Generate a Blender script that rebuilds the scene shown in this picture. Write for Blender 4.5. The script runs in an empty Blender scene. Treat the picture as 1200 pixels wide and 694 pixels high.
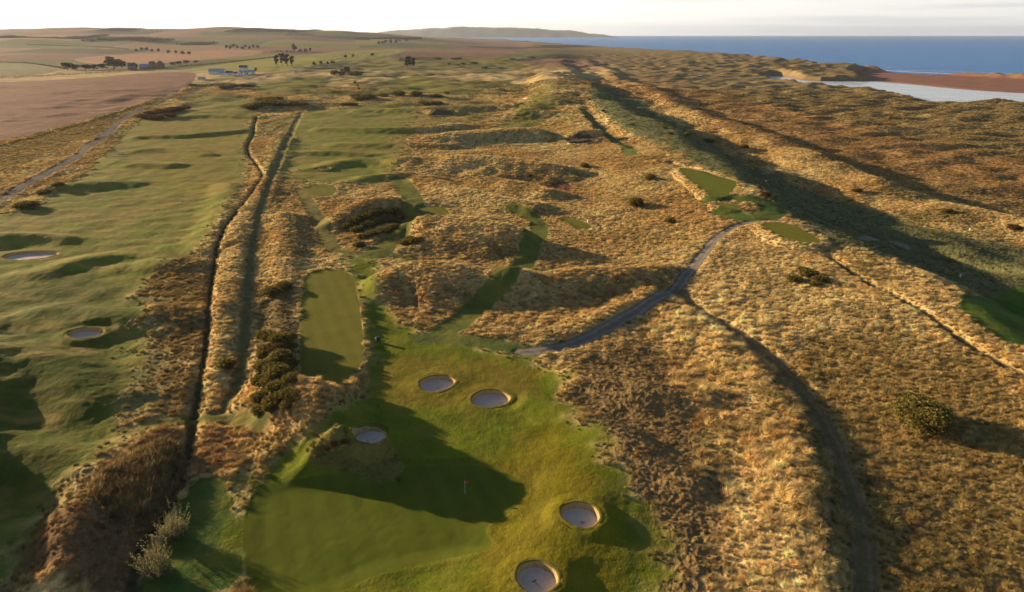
import bpy, math, random, os
import numpy as np
QUICK = float(os.environ.get('QUICKRES', '1'))
NOTUFT = os.environ.get('NOTUFT') == '1'
rng = np.random.default_rng(7); random.seed(7)
sc = bpy.context.scene
col = sc.collection
CAMH = 62.0; FPX = 800.0; PITCH = math.radians(21.0); SEA = -8.0
F32 = np.float32

# ---------------------------------------------------------------- maths
def ss(a, b, x):
    t = np.clip((x - a) / (b - a), 0, 1); return t * t * (3 - 2 * t)
def hsh(ix, iy, seed):
    h = (ix.astype(np.int64) * 374761393 + iy.astype(np.int64) * 668265263 + seed * 2147483647 + 12345) & 0xffffffff
    h = ((h ^ (h >> 13)) * 1274126177) & 0xffffffff
    return (h ^ (h >> 16)) & 0xffff
def pn(x, y, seed=0):
    """gradient noise about -1..1"""
    x = np.asarray(x, dtype=np.float64); y = np.asarray(y, dtype=np.float64)
    ix = np.floor(x); iy = np.floor(y); fx = x - ix; fy = y - iy
    ux = fx * fx * fx * (fx * (fx * 6 - 15) + 10); uy = fy * fy * fy * (fy * (fy * 6 - 15) + 10)
    out = 0
    for dx in (0, 1):
        for dy in (0, 1):
            a = hsh(ix + dx, iy + dy, seed) * (2 * math.pi / 65536)
            g = np.cos(a) * (fx - dx) + np.sin(a) * (fy - dy)
            w = (ux if dx else 1 - ux) * (uy if dy else 1 - uy)
            out = out + g * w
    return out * 1.5
def cell(ix, iy, seed): return hsh(np.asarray(ix), np.asarray(iy), seed) / 65535.0

def P0(px, py, z=0.0):
    u = (px - 600) / FPX; v = (347 - py) / FPX
    dy = math.cos(PITCH) + v * math.sin(PITCH); dz = -math.sin(PITCH) + v * math.cos(PITCH)
    t = (z - CAMH) / dz
    return np.array([u * t, dy * t])
def at_dist(px, Y, py):
    """x and z of what is seen at (px, py) at ground distance Y"""
    u = (px - 600) / FPX; v = (347 - py) / FPX
    dy = math.cos(PITCH) + v * math.sin(PITCH); dz = -math.sin(PITCH) + v * math.cos(PITCH)
    t = Y / dy
    return u * t, CAMH + dz * t

def polyline_d(x, y, pts, vals=None, pad=1e9):
    """signed-side distance to a polyline: returns d, side, interpolated vals"""
    n = len(pts)
    best = np.full(x.shape, 1e18); side = np.zeros(x.shape); par = np.zeros(x.shape)
    for i in range(n - 1):
        ax, ay = pts[i]; bx, by = pts[i + 1]
        ex, ey = bx - ax, by - ay; L2 = ex * ex + ey * ey + 1e-9
        t = np.clip(((x - ax) * ex + (y - ay) * ey) / L2, 0, 1)
        dx = x - ax - t * ex; dy = y - ay - t * ey
        d2 = dx * dx + dy * dy
        m = d2 < best
        best = np.where(m, d2, best)
        side = np.where(m, (ex * dy - ey * dx) / np.sqrt(L2 * (d2 + 1e-9)), side)
        par = np.where(m, i + t, par)
    d = np.sqrt(best)
    if vals is None: return d, side
    vals = np.asarray(vals, dtype=float)
    i0 = np.clip(par.astype(int), 0, n - 2); f = (par - i0)[..., None]
    v = vals[i0] * (1 - f) + vals[i0 + 1] * f
    return d, side, v
def poly_sd(x, y, pts):
    """signed distance to polygon, + inside"""
    n = len(pts); inside = np.zeros(x.shape, bool); best = np.full(x.shape, 1e18)
    for i in range(n):
        ax, ay = pts[i]; bx, by = pts[(i + 1) % n]
        ex, ey = bx - ax, by - ay; L2 = ex * ex + ey * ey + 1e-9
        t = np.clip(((x - ax) * ex + (y - ay) * ey) / L2, 0, 1)
        dx = x - ax - t * ex; dy = y - ay - t * ey
        best = np.minimum(best, dx * dx + dy * dy)
        c = ((ay > y) != (by > y))
        if abs(ey) > 1e-12:
            xi = ax + (y - ay) / ey * ex
            inside ^= (c & (x < xi))
    d = np.sqrt(best)
    return np.where(inside, d, -d)
def smooth_poly(p, it=2):
    p = np.asarray(p, float)
    for _ in range(it):
        q = np.roll(p, -1, 0)
        p = np.stack([p * .75 + q * .25, p * .25 + q * .75], 1).reshape(-1, 2)
    return p
def smooth_line(p, it=2):
    p = np.asarray(p, float)
    for _ in range(it):
        a, b = p[:-1], p[1:]
        m = np.stack([a * .75 + b * .25, a * .25 + b * .75], 1).reshape(-1, p.shape[1])
        p = np.vstack([p[:1], m[1:-1], p[-1:]])
    return p

# ---------------------------------------------------------------- macro relief
RIDGES = []   # pts(world), vals[(h, wl, wr)]
def ridge(pts, flat=True):
    """pts: (px, py, height, width on the left of travel, width on the right)"""
    w = [P0(p[0], p[1], p[2] if flat else 0) for p in pts]
    q = smooth_line(np.hstack([np.array(w), np.array([p[2:5] for p in pts], float)]), 2); RIDGES.append((q[:, :2], q[:, 2:]))
def wridge(pts):
    q = smooth_line(np.array(pts, float), 2); RIDGES.append((q[:, :2], q[:, 2:]))

# --- around the green; travel left to right: left side = far side, right side = towards the viewer
wridge([(-47, 136, .8, 9, 12), (-43, 126, 4.0, 9, 13), (-39, 114, 7.4, 10, 15), (-34, 102, 7.4, 10, 14), (-28, 94, 5.0, 9, 12), (-20, 90, 1.2, 8, 10)])   # bank of gorse left of the green
ridge([(376, 538, 1.0, 3, 4), (390, 526, 2.3, 3.5, 4.5), (406, 522, 2.3, 3.5, 4.5), (420, 528, 1.4, 4, 3.6), (446, 530, .6, 4, 3.5)])          # shaggy mound by the bunker
ridge([(240, 440, 1.0, 6, 9), (262, 360, 1.4, 6, 9), (270, 300, 1.6, 6, 9), (300, 230, 2, 8, 10), (330, 160, 2, 10, 14)])  # strip between burn and track
ridge([(325, 450, .6, 4, 6), (328, 370, .8, 5, 7), (330, 300, 1.6, 6, 9), (330, 250, 2.5, 7, 10)])
ridge([(450, 318, 4.2, 9, 17), (485, 306, 5.6, 9, 22), (535, 308, 5.8, 9, 24), (592, 320, 4.0, 8, 16)])   # knoll above the walkway
ridge([(478, 262, 3.0, 8, 9), (500, 252, 6.0, 11, 22), (560, 256, 6.8, 11, 26), (612, 268, 5.6, 9, 18)])        # long bank with the small tee
ridge([(385, 262, 2.0, 7, 8), (412, 240, 4.6, 11, 16), (452, 228, 6.2, 14, 22), (474, 236, 4.4, 9, 11)])         # knoll with gorse on its shaded side
ridge([(480, 186, 3.0, 20, 16), (540, 182, 6.5, 26, 24), (600, 186, 6.5, 24, 24), (650, 196, 4.5, 20, 20)])
ridge([(500, 160, 3.0, 20, 20), (560, 152, 6, 26, 26), (620, 150, 6, 26, 26)])
ridge([(560, 205, 1.5, 10, 10), (600, 212, 3.0, 14, 14), (640, 222, 3.0, 14, 12)])
ridge([(600, 330, 2.2, 9, 10), (650, 318, 4.2, 12, 15), (720, 316, 4.0, 12, 13), (780, 320, 2.0, 9, 9)])
ridge([(640, 395, .8, 6, 6), (700, 372, 1.8, 8, 7), (760, 345, 1.8, 8, 7)])
ridge([(620, 128, 5, 30, 34), (650, 110, 7, 36, 40), (640, 88, 7, 40, 50)])
ridge([(500, 208, 2.0, 12, 12), (560, 228, 3.4, 14, 13), (620, 238, 3.0, 12, 12)])
# --- hummocky ridge left of the dirt track, lower right
wridge([(30, 166, .3, 6, 8), (39, 150, .6, 5, 10), (45, 128, 1.7, 4.5, 14), (48, 105, 2.2, 4.5, 16), (43, 84, 1.9, 4.5, 14), (37, 66, 1.6, 4.5, 12), (33, 50, 1.5, 5, 10)])
wridge([(12, 118, 1.0, 6, 8), (24, 110, 2.2, 7, 8), (34, 108, 1.6, 7, 8)])
wridge([(2, 108, .8, 5, 6), (16, 98, 1.8, 6, 8), (26, 84, 1.2, 6, 8)])
# --- left course: long soft humps, plus an unseen ridge added for shade
ridge([(66, 216, 2.4, 8, 13), (110, 212, 3.0, 12, 14), (148, 212, 1.8, 12, 12)])
ridge([(-60, 280, 2.6, 12, 11), (20, 272, 2.6, 11, 11), (70, 278, 1.4, 9, 9)])
ridge([(150, 310, .8, 8, 8), (190, 302, 2.2, 9, 10), (232, 305, 1.6, 7, 8)])
ridge([(165, 175, 1.4, 14, 10), (200, 172, 1.8, 14, 10), (240, 180, 1.2, 12, 8)])
ridge([(165, 160, 1.4, 14, 9), (215, 158, 1.8, 14, 9), (285, 152, 1.6, 14, 9)])
ridge([(90, 165, 1.0, 14, 9), (130, 190, 1.8, 14, 9), (200, 192, 1.6, 12, 9)])
ridge([(200, 138, 1.4, 18, 12), (250, 134, 2.2, 18, 14), (300, 136, 1.6, 16, 12)])
ridge([(40, 320, .8, 10, 8), (120, 296, 1.4, 10, 8), (180, 300, .6, 8, 7)])
ridge([(270, 215, 1.4, 10, 11), (262, 250, 1.8, 10, 12), (250, 285, 1.6, 9, 12)])
wridge([(-118, 128, 2.5, 12, 16), (-98, 122, 3.4, 14, 15), (-76, 110, 1.6, 10, 12)])
wridge([(-104, 92, 2.5, 12, 12), (-84, 90, 3.2, 11, 14), (-66, 88, 1.4, 9, 12)])
wridge([(-92, 66, 2.0, 10, 12), (-72, 68, 2.8, 9, 12), (-60, 72, 1.6, 8, 10)])
wridge([(-128, 132, 3.0, 20, 18), (-113, 112, 4.5, 20, 18), (-104, 99, 8.5, 20, 17), (-95, 82, 10, 18, 17), (-86, 62, 10, 18, 16), (-78, 44, 8, 16, 15)])  # off-frame ridge added to throw shade over the lower left
wridge([(-62, 84, 1.4, 5, 6), (-58, 74, 2.4, 5, 6), (-54, 64, 2.6, 5, 6)])
ridge([(700, 535, .8, 12, 12), (664, 640, 1.2, 12, 12), (560, 705, 1.0, 11, 10)])
wridge([(-108, 150, 1.5, 9, 14), (-92, 146, 2.4, 9, 16), (-74, 150, 1.4, 9, 12)])
wridge([(-58, 96, .8, 6, 7), (-55, 84, 1.0, 6, 7), (-53, 70, 1.0, 6, 7), (-51, 56, 1.0, 6, 7)])                    # bank left of the burn, below the crossing
# --- between fairway and far dunes
ridge([(370, 196, 1.2, 14, 10), (420, 184, 2.2, 16, 12), (470, 190, 2, 14, 10)])
ridge([(400, 168, 1.4, 16, 12), (460, 166, 2.6, 18, 14), (520, 168, 2.2, 16, 12)])
ridge([(380, 150, 1.6, 20, 12), (470, 150, 3.2, 24, 13), (540, 146, 2.6, 20, 13)])
ridge([(345, 178, 1.2, 14, 8), (390, 176, 2.2, 16, 9), (430, 180, 1.0, 12, 8)])
ridge([(410, 212, .6, 9, 6), (440, 205, 1.8, 12, 8), (470, 204, 1.0, 10, 7)])
ridge([(430, 128, 2, 24, 20), (500, 126, 3, 26, 20), (590, 122, 4, 30, 26)])
ridge([(360, 122, 2, 26, 20), (300, 118, 2, 26, 20)])

ridge([(660, 160, 2.0, 8, 5), (674, 156, 4.5, 12, 6), (694, 156, 4.5, 12, 6), (712, 161, 2.0, 8, 5)])
ridge([(500, 130, 1.5, 12, 7), (509, 128, 3.8, 16, 8), (525, 128, 3.8, 16, 8), (535, 131, 1.5, 12, 7)])
ridge([(684, 126, -2.0, 9, 9), (700, 148, -3.2, 11, 11), (732, 170, -3.4, 14, 14), (752, 184, -1.5, 12, 12)], False)
def xc_main(y):
    return 93 + 4 * np.sin(y / 60.0) + 3 * np.sin(y / 23.0 + 1) - 10 * ss(450, 560, y) + 8 * ss(600, 1000, y) + 40 * ss(1100, 2200, y)
def macro(x, y):
    x = np.asarray(x, float); y = np.asarray(y, float)
    xc = xc_main(y)
    fade = 1 - ss(1100, 1900, y)
    hm = 7.5 * (0.55 + 0.45 * ss(60, 140, y)) * (1 + .12 * np.sin(y / 41.0))
    rise = (xc - 14) * (0.5 + .5 * ss(70, 170, y))
    zl = hm * ss(xc - rise, xc + 4, x)
    drop = ss(0, 30, x - xc) + .16 * ss(25, 100, x - xc) * ss(380, 260, y)
    z = zl - (hm + 1.6) * drop * fade + 2.3 * pn(x / 17.0, y / 30.0, 4) * ss(8, 26, x - xc) * ss(75, 50, x - xc) * fade
    # hummock ridge beyond the swale
    x2 = 152 + 7 * np.sin(y / 70.0 + 2) + .012 * (y - 300) + 42 * ss(330, 190, y)
    n1 = pn(x / 26.0, y / 34.0, 3)
    z = z + (4.0 + 2.2 * n1) * np.exp(-((x - x2) / 13.0) ** 2) * fade
    z = z - 2.6 * ss(0, 24, x - x2 - 8) * fade
    # inland rise
    inland = ss(900, 4200, y)
    xs = np.interp(y, [1183, 1975, 3171, 5287, 10521], [847, 701, 522, 248, -123]); shore_in = ss(150, 1900, xs - x)
    z = z + 48 * inland ** 1.3 * shore_in + 3 * ss(-150, -500, x)
    z = z + np.where(y > 600, (4 + 10 * inland) * pn(x / 420.0, y / 520.0, 5) * ss(600, 1400, y) * (.2 + .8 * shore_in), 0)
    # general roll of the dune land
    dune = ss(-70, -20, x) * ss(140, 200, y)
    dune = np.maximum(dune, ss(20, 60, x) * ss(60, 120, y) * .5)
    dune = dune * (1 - .9 * ss(1700, 2600, y))
    z = z + dune * ((.7 + .9 * ss(-5, -35, x) + .8 * ss(85, 120, x)) * pn(x / 32.0, y / 26.0, 11) + .4 * pn(x / 13.0, y / 11.0, 12))
    flats = ss(165, 260, x)
    z = z + flats * ss(250, 120, np.abs(0 * x)) * 0
    z = z + flats * (2.9 * np.abs(pn(x / 55.0 + .3 * y / 60, y / 30.0, 13)) + 1.5 * pn(x / 22.0, y / 14.0, 14)) * ss(3000, 1400, y)
    z = z + ss(480, 700, y) * ss(2600, 1800, y) * ss(-420, -320, x + .06 * y) * ss(260, 120, x) * (2.4 * pn(x / 60.0, y / 45.0, 22) + 1.3 * pn(x / 24.0, y / 26.0, 23))
    z = z + ss(110, 200, x) * ss(450, 700, y) * ss(2400, 1700, y) * (1.6 * pn(x / 26.0, y / 19.0, 24) + 1.2 * np.abs(pn(x / 48.0, y / 26.0, 25)))
    # shore dunes
    z = z + 6.0 * ss(330, 560, x) * ss(600, 900, y) * (0.55 + .6 * pn(x / 90.0, y / 70.0, 15)) * ss(3200, 1700, y)
    # left links
    left = ss(-20, -60, x) * ss(1600, 900, y)
    z = z + left * ((.30 + .25 * ss(150, 260, y)) * pn(x / 34.0 + y / 70.0 + .8 * pn(x / 40.0, y / 40.0, 18), y / 22.0 + .7 * pn(x / 28.0, y / 30.0, 19), 16) * (.5 + 1.1 * ss(-.2, .6, pn(x / 80.0, y / 90.0, 20))) + .2 * pn(x / 9.0, y / 7.0, 17) * ss(500, 120, y))
    for pts, vals in RIDGES:
        m = vals[:, 1:].max() + 1
        lo = pts.min(0) - m; hi = pts.max(0) + m
        k = (x > lo[0]) & (x < hi[0]) & (y > lo[1]) & (y < hi[1])
        if not k.any(): continue
        xx, yy = x[k], y[k]
        d, s, v = polyline_d(xx, yy, pts, vals)
        s = s * (1.5 - .5 * s * s); w = v[:, 2] + (v[:, 1] - v[:, 2]) * (.5 + .5 * s)
        jit = 1 + .16 * pn(xx / 6.0, yy / 6.0, 21)
        t = np.clip(1 - d / (w * jit), 0, 1)
        z[k] += v[:, 0] * t * t * (3 - 2 * t)
    # far hills
    k = y > 1800
    if k.any():
        xx, yy = x[k], y[k]
        hh = 34 + 9 * pn(xx / 700.0, yy / 900.0, 31) + 5 * pn(xx / 190.0, yy / 300.0, 32) + 8 * np.exp(-((xx + 1800) / 900) ** 2)
        z[k] += hh * np.exp(-((yy - 4700 - .05 * xx) / 800.0) ** 2) * ss(300, 1500, np.interp(yy, [1183, 1975, 3171, 5287, 10521], [847, 701, 522, 248, -123]) - xx)
        hh = 17 + 6 * pn(xx / 300.0, yy / 400.0, 33)
        z[k] += hh * np.exp(-((yy - 2750) / 230.0) ** 2) * ss(-1150, -1500, xx)
    return z

def hit(px, py, fn=None):
    """where the view ray through a pixel of the photograph meets the relief"""
    fn = fn or macro
    u = (px - 600) / FPX; v = (347 - py) / FPX
    dy = math.cos(PITCH) + v * math.sin(PITCH); dz = -math.sin(PITCH) + v * math.cos(PITCH)
    t = 40 * np.exp(np.linspace(0, math.log(300), 1400))
    z = CAMH + dz * t; h = fn(u * t, dy * t)
    k = np.nonzero(z < h)[0]
    if len(k) == 0: return np.array([u * t[-1], dy * t[-1]])
    i = max(1, k[0]); a, b = t[i - 1], t[i]
    for _ in range(14):
        m = .5 * (a + b)
        if CAMH + dz * m < fn(np.array([u * m]), np.array([dy * m]))[0]: b = m
        else: a = m
    return np.array([u * b, dy * b])
def W(pts, z=None):
    return np.array([hit(*p[:2]) if z is None else P0(p[0], p[1], z) for p in pts])

# ---------------------------------------------------------------- regions
GOLD = (.69, .495, .205); STRAW = (.80, .62, .30); RUST = (.47, .30, .125); HEATH = (.29, .20, .085)
TURF = (.118, .152, .010); GREEN = (.06, .095, .018); SEMI = (.13, .135, .026); DRYTURF = (.145, .172, .024)
REG = []
def region(name, pts, colr, soft=1.0, kind='poly', w=None, tuft=0.0, label=None, cls=None, z=None, jag=0.0, smooth=2):
    wp = W(pts, z)
    wp = smooth_poly(wp, smooth) if kind == 'poly' else smooth_line(wp, smooth)
    REG.append(dict(name=name, pts=wp, col=colr, soft=soft, kind=kind, w=w, tuft=tuft, label=label, cls=cls, jag=jag))
    return REG[-1]

# patches of cover (no object of their own)
region('x', [(640, 95), (740, 82), (900, 120), (1010, 150), (1210, 190), (1330, 225), (1330, 262), (1190, 232), (1060, 212), (960, 182), (850, 148), (760, 120)], (.42, .27, .11), 12, jag=12, tuft=.5)
region('x', [(655, 430), (760, 400), (800, 450), (820, 520), (840, 600), (860, 700), (740, 700), (745, 600), (700, 520)], HEATH, 4, jag=3, tuft=.6)
region('x', [(880, 420), (1000, 380), (1120, 420), (1330, 520), (1330, 800), (1020, 800), (1000, 600), (960, 500)], (.43, .32, .125), 14, jag=8, tuft=1)
region('x', [(1040, 560), (1200, 540), (1330, 600), (1330, 800), (1030, 800)], (.34, .26, .10), 14, jag=8, tuft=1)
region('x', [(150, 300), (248, 295), (240, 400), (225, 475), (160, 480), (175, 400), (165, 350)], (.36, .26, .10), 6, jag=5, tuft=.75)
region('x', [(215, 500), (150, 522), (60, 600), (-10, 694), (150, 700), (190, 620), (215, 560)], (.25, .155, .07), 2, jag=1.5, tuft=.8)
region('x', [(270, 500), (235, 500), (222, 560), (262, 560), (280, 530)], RUST, 1, jag=1, tuft=.8)
region('x', [(300, 350), (350, 330), (345, 480), (295, 480)], (.17, .13, .05), 2, jag=1.5, tuft=.5)
region('x', [(640, 212), (672, 215), (668, 223), (640, 222)], (.15, .07, .045), 1.5, jag=1.5, tuft=.3)
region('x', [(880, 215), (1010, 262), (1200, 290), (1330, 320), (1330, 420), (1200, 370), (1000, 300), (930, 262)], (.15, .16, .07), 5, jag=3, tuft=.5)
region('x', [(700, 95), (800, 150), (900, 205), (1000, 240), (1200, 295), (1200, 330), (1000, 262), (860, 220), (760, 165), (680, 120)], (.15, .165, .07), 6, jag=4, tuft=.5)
region('x', [(360, 120), (470, 112), (600, 118), (560, 145), (480, 150), (480, 210), (340, 215), (300, 200), (330, 150)], (.3, .23, .07), 10, jag=8, tuft=.3)

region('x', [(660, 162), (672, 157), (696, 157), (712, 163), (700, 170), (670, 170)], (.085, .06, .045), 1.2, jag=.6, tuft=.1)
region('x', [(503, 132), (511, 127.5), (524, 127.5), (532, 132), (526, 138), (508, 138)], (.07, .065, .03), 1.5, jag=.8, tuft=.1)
# left course
region('fairway', [(-500, 240), (0, 262), (70, 222), (118, 185), (150, 152), (172, 134), (215, 122), (262, 112), (308, 116), (292, 140), (283, 175), (293, 205), (262, 252), (238, 290), (180, 312), (160, 350), (168, 400), (158, 450), (150, 490), (118, 528), (60, 582), (20, 640), (-20, 720), (-500, 760)], DRYTURF, 7, jag=3,
       label='wide rolling fairway of olive turf between the road and the burn', cls='fairway')
region('x', [(0, 330), (160, 320), (160, 450), (150, 500), (100, 540), (0, 640), (-300, 640), (-300, 330)], (.07, .095, .012), 14, jag=6)  # darker turf colour painted in for the shade over the lower left
region('x', [(165, 130), (290, 125), (280, 180), (270, 240), (200, 230), (150, 190)], (.19, .175, .024), 18, jag=8)
region('fairway', [(350, 124), (400, 130), (440, 122), (475, 122), (490, 138), (470, 160), (462, 200), (452, 214), (350, 217), (328, 208), (336, 170)], (.15, .18, .028), 16, jag=10,
       label='bright green fairway running away in the middle distance', cls='fairway')
region('fairway', [(300, 98), (330, 92), (372, 90), (392, 95), (372, 101), (345, 108), (318, 112), (296, 108)], (.17, .18, .026), 12, jag=9,
       label='fairway patch between the white buildings and the gorse line', cls='fairway')
region('fairway', [(440, 96), (480, 88), (520, 92), (560, 101), (530, 106), (500, 110), (462, 108)], (.16, .175, .026), 12, jag=10,
       label='far fairway patch beside the lone pine trees', cls='fairway')
region('fairway', [(500, 70), (560, 66), (625, 66), (600, 71), (550, 73), (520, 75)], (.15, .16, .03), 14, jag=10,
       label='thin far fairway strip just inland of the dunes', cls='fairway')
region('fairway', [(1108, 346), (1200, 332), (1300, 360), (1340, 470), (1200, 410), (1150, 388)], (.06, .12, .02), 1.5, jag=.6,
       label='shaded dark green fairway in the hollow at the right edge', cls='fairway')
region('fairway', [(222, 562), (262, 556), (278, 600), (290, 700), (120, 720), (150, 694), (190, 630)], (.05, .10, .02), 1.2, jag=.5,
       label='dark green mown strip between the burn and the green', cls='fairway')
# surround of the green
region('green_surround', [(320, 860), (285, 720), (268, 640), (272, 575), (300, 545), (335, 524), (370, 500), (402, 478), (428, 462), (424, 446), (432, 425), (431, 408), (421, 360), (412, 318), (396, 298), (445, 298), (440, 325), (448, 352), (480, 385), (520, 396), (600, 414), (640, 428), (668, 440), (655, 460), (692, 500), (735, 560), (762, 600), (775, 650), (785, 740), (790, 860)], TURF, 6, jag=2.6,
       label='closely mown turf around the green and its bunkers', cls='turf')
region('x', [(560, 560), (640, 480), (700, 560), (740, 640), (720, 720), (560, 720), (560, 640)], (.165, .15, .01), 6, jag=2)  # yellower turf painted in for grazing sun on the slope
region('x', [(430, 430), (520, 415), (640, 430), (630, 470), (500, 480), (440, 470)], (.165, .145, .016), 5, jag=2)
region('putting_green', [(286, 600), (300, 570), (345, 560), (420, 556), (520, 542), (575, 546), (612, 562), (618, 578), (602, 600), (562, 618), (585, 640), (540, 652), (450, 668), (385, 700), (300, 720), (283, 650)], (.088, .112, .011), .5,
       label='smooth putting green with the red flag, half of it in shade', cls='green')
# mown walks
def walk(pts, w, c=SEMI, label=None, soft=1.6): region('mown_path', pts, c, soft, kind='line', w=w, jag=.7, label=label, cls='walk')
walk([(352, 222), (366, 245), (382, 275), (392, 295)], 6, (.15, .135, .04), label='mown grass walk beside the ring shaped hollow')
walk([(466, 210), (486, 232), (484, 255), (462, 282), (440, 298)], 9, (.11, .125, .03), label='mown walk curving round the gorse knoll')
walk([(600, 243), (628, 256), (634, 274), (618, 298), (597, 320), (570, 346), (545, 372), (515, 394)], 6.8, (.11, .135, .03), label='shaded mown walk winding down from the dunes to the green')
walk([(392, 295), (440, 298), (470, 299), (590, 314)], 4.0, (.085, .1, .03), label='narrow mown walk along the foot of the long bank, its right part painted shade')  # right part is the shadow side of the bank put in as dark colour
walk([(592, 314), (640, 312), (720, 310)], 1.6, (.13, .11, .045), label='thin dark line through golden grass below the small tee')  # thin darker strip carrying the line on to the right
walk([(308, 493), (285, 490), (235, 487), (205, 492), (150, 508)], 4.0, (.12, .12, .032), label='green grass crossing over the burn', soft=3)
walk([(835, 236), (880, 232), (905, 240), (905, 252), (880, 258), (850, 250)], 9, (.055, .1, .022), label='dark mown turf between the two seaward tees')
walk([(682, 128), (700, 150), (735, 172), (740, 182)], 8, (.10, .12, .035), label='grassy hollow way curling over the dune crest')
walk([(620, 412), (560, 400), (500, 396)], 6, (.09, .12, .03), label='mown turf joining the gravel path to the green')
# tees
TEES = []
def tee(pts, raise_, label, c=(.145, .145, .022), soft=.35):
    r = region('teeing_ground', pts, c, soft, label=label, cls='tee', smooth=2); r['raise'] = raise_
    cx, cy = r['pts'].mean(0); r['z'] = float(macro(np.array([cx]), np.array([cy]))[0]) + raise_; TEES.append(r)
tee([(357, 319), (412, 317), (421, 350), (427, 400), (426, 434), (410, 447), (347, 449), (348, 400), (353, 350)], .9, 'long rectangular tee of mown turf left of the walkway')
tee([(360, 218), (380, 215), (397, 221), (390, 232), (370, 233), (358, 227)], .5, 'small oval tee ringed by pale grass')
tee([(492, 241), (520, 241), (529, 251), (520, 255), (494, 254)], .6, 'small square tee on top of the long grassy bank')
tee([(652, 256), (668, 255), (690, 262), (695, 269), (685, 274), (664, 266)], .6, 'small shaded tee set into the golden dune slope')
tee([(788, 198), (830, 202), (864, 211), (864, 221), (852, 234), (832, 236), (812, 221)], .9, 'large bright tee on the crest of the dune ridge', (.125, .15, .02))
tee([(834, 239), (866, 240), (873, 244), (864, 248), (842, 246)], .5, 'thin strip tee just below the large crest tee', (.15, .16, .034))
tee([(882, 266), (925, 264), (945, 275), (970, 290), (940, 293), (912, 285)], 1.0, 'sunlit tee with a golden grass rim right of the gravel path')
# fields
region('ploughed_field', [(-500, 104), (0, 97), (100, 92), (180, 85), (232, 84), (228, 96), (205, 110), (165, 122), (112, 138), (60, 152), (0, 166), (-500, 230)], (.20, .105, .07), 2, label='large reddish brown ploughed field left of the road', cls='field')
region('pasture_field', [(-500, 72), (0, 74), (55, 75), (78, 84), (0, 92), (-500, 100)], (.17, .16, .075), 8, label='grey green field beyond the ploughed field', cls='field')
region('stubble_field', [(80, 66), (250, 58), (330, 60), (190, 76), (100, 76)], (.33, .18, .10), 8, label='tan stubble field behind the farmhouses', cls='field')
region('meadow', [(200, 82), (330, 66), (470, 57), (478, 62), (370, 74), (330, 86), (262, 80), (215, 86)], (.25, .24, .05), 8, label='yellow green meadow behind the white buildings', cls='field')
region('verge', [(0, 205), (60, 178), (110, 160), (150, 140), (190, 121), (232, 107), (272, 95), (258, 93), (210, 110), (165, 123), (112, 140), (60, 154), (0, 170), (-500, 240), (-500, 340)], (.38, .29, .11), 4, jag=3, tuft=.7, label='rough grass verge between field and road', cls='verge')
# roads and tracks
region('road', [(-400, 440), (0, 236), (60, 201), (100, 176), (128, 154), (146, 137), (165, 128), (200, 117), (240, 103), (285, 93), (330, 88)], (.10, .08, .07), .5, kind='line', w=6, label='grey tarmac road along the edge of the links', cls='road')
region('gravel_path', [(612, 412), (655, 409), (700, 391), (745, 365), (787, 344), (814, 312), (836, 280), (862, 263), (900, 259), (940, 263), (975, 270), (1010, 276), (1060, 288)], (.21, .18, .155), .4, kind='line', w=3.6, label='grey gravel buggy path climbing from the green to the crest tees', cls='path')
region('dirt_track', [(798, 340), (806, 354), (830, 370), (868, 391), (898, 414), (932, 447), (962, 488), (984, 530), (1002, 590), (1012, 640), (1018, 740)], (.20, .13, .075), .8, kind='line', w=3.3, jag=.4, label='shaded earth track curving down past the tussocky ridge', cls='path')
region('dirt_track', [(353, 132), (339, 160), (327, 186), (313, 216), (303, 246), (295, 282), (290, 330), (286, 400), (281, 440), (262, 478)], (.15, .125, .05), .8, kind='line', w=2.6, jag=.3, label='straight grassy track running beside the burn', cls='path')
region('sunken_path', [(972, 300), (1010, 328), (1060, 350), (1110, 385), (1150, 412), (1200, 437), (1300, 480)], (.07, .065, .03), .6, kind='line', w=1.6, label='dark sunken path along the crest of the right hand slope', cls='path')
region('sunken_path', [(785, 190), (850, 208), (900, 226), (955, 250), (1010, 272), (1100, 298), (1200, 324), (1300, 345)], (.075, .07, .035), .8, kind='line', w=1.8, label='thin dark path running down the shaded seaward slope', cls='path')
region('burn', [(318, 128), (303, 134), (297, 146), (297, 157), (289, 170), (291, 181), (299, 191), (307, 200), (306, 208), (296, 221), (278, 244), (264, 262), (252, 285), (247, 330), (243, 370), (238, 420), (230, 462), (226, 484)], (.06, .06, .025), 1.0, kind='line', w=1.7, jag=.25, label='dark narrow burn running up the left of the holes', cls='ditch')
region('burn', [(224, 494), (219, 530), (210, 562), (197, 590), (175, 618), (158, 650), (148, 705)], (.06, .06, .025), 1.0, kind='line', w=1.7, jag=.25, label='dark burn below the grass crossing, overhung by reeds', cls='ditch')
region('beach', [(985, 84), (1040, 85), (1100, 88), (1200, 93), (1500, 106), (1500, 124), (1200, 110), (1120, 105), (1060, 99), (1010, 95)], (.27, .14, .10), 3, z=SEA + 1, label='reddish sand spit between the river mouth and the sea', cls='beach')

SHORE = smooth_poly(np.array([P0(a, b, SEA) for a, b in [(2600, 560), (1700, 190), (1200, 125), (1150, 124), (1090, 124), (1076, 118), (1020, 108), (960, 103), (905, 96), (893, 90),
        (915, 89), (945, 96), (1010, 95), (1060, 98.5), (1120, 105), (1200, 110), (1600, 127), (3400, 210), (3400, 110), (1600, 97), (1200, 92.5), (1060, 87), (1000, 83), (940, 77), (880, 72), (820, 66), (740, 60), (680, 55.5), (640, 52), (612, 49), (592, 46.3)]]
        + [np.array([-300., 10500.]), np.array([-9000., 10500.]), np.array([-9000., 0.]), np.array([-2000., -500.]), np.array([600., -500.])]), 1)

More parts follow.
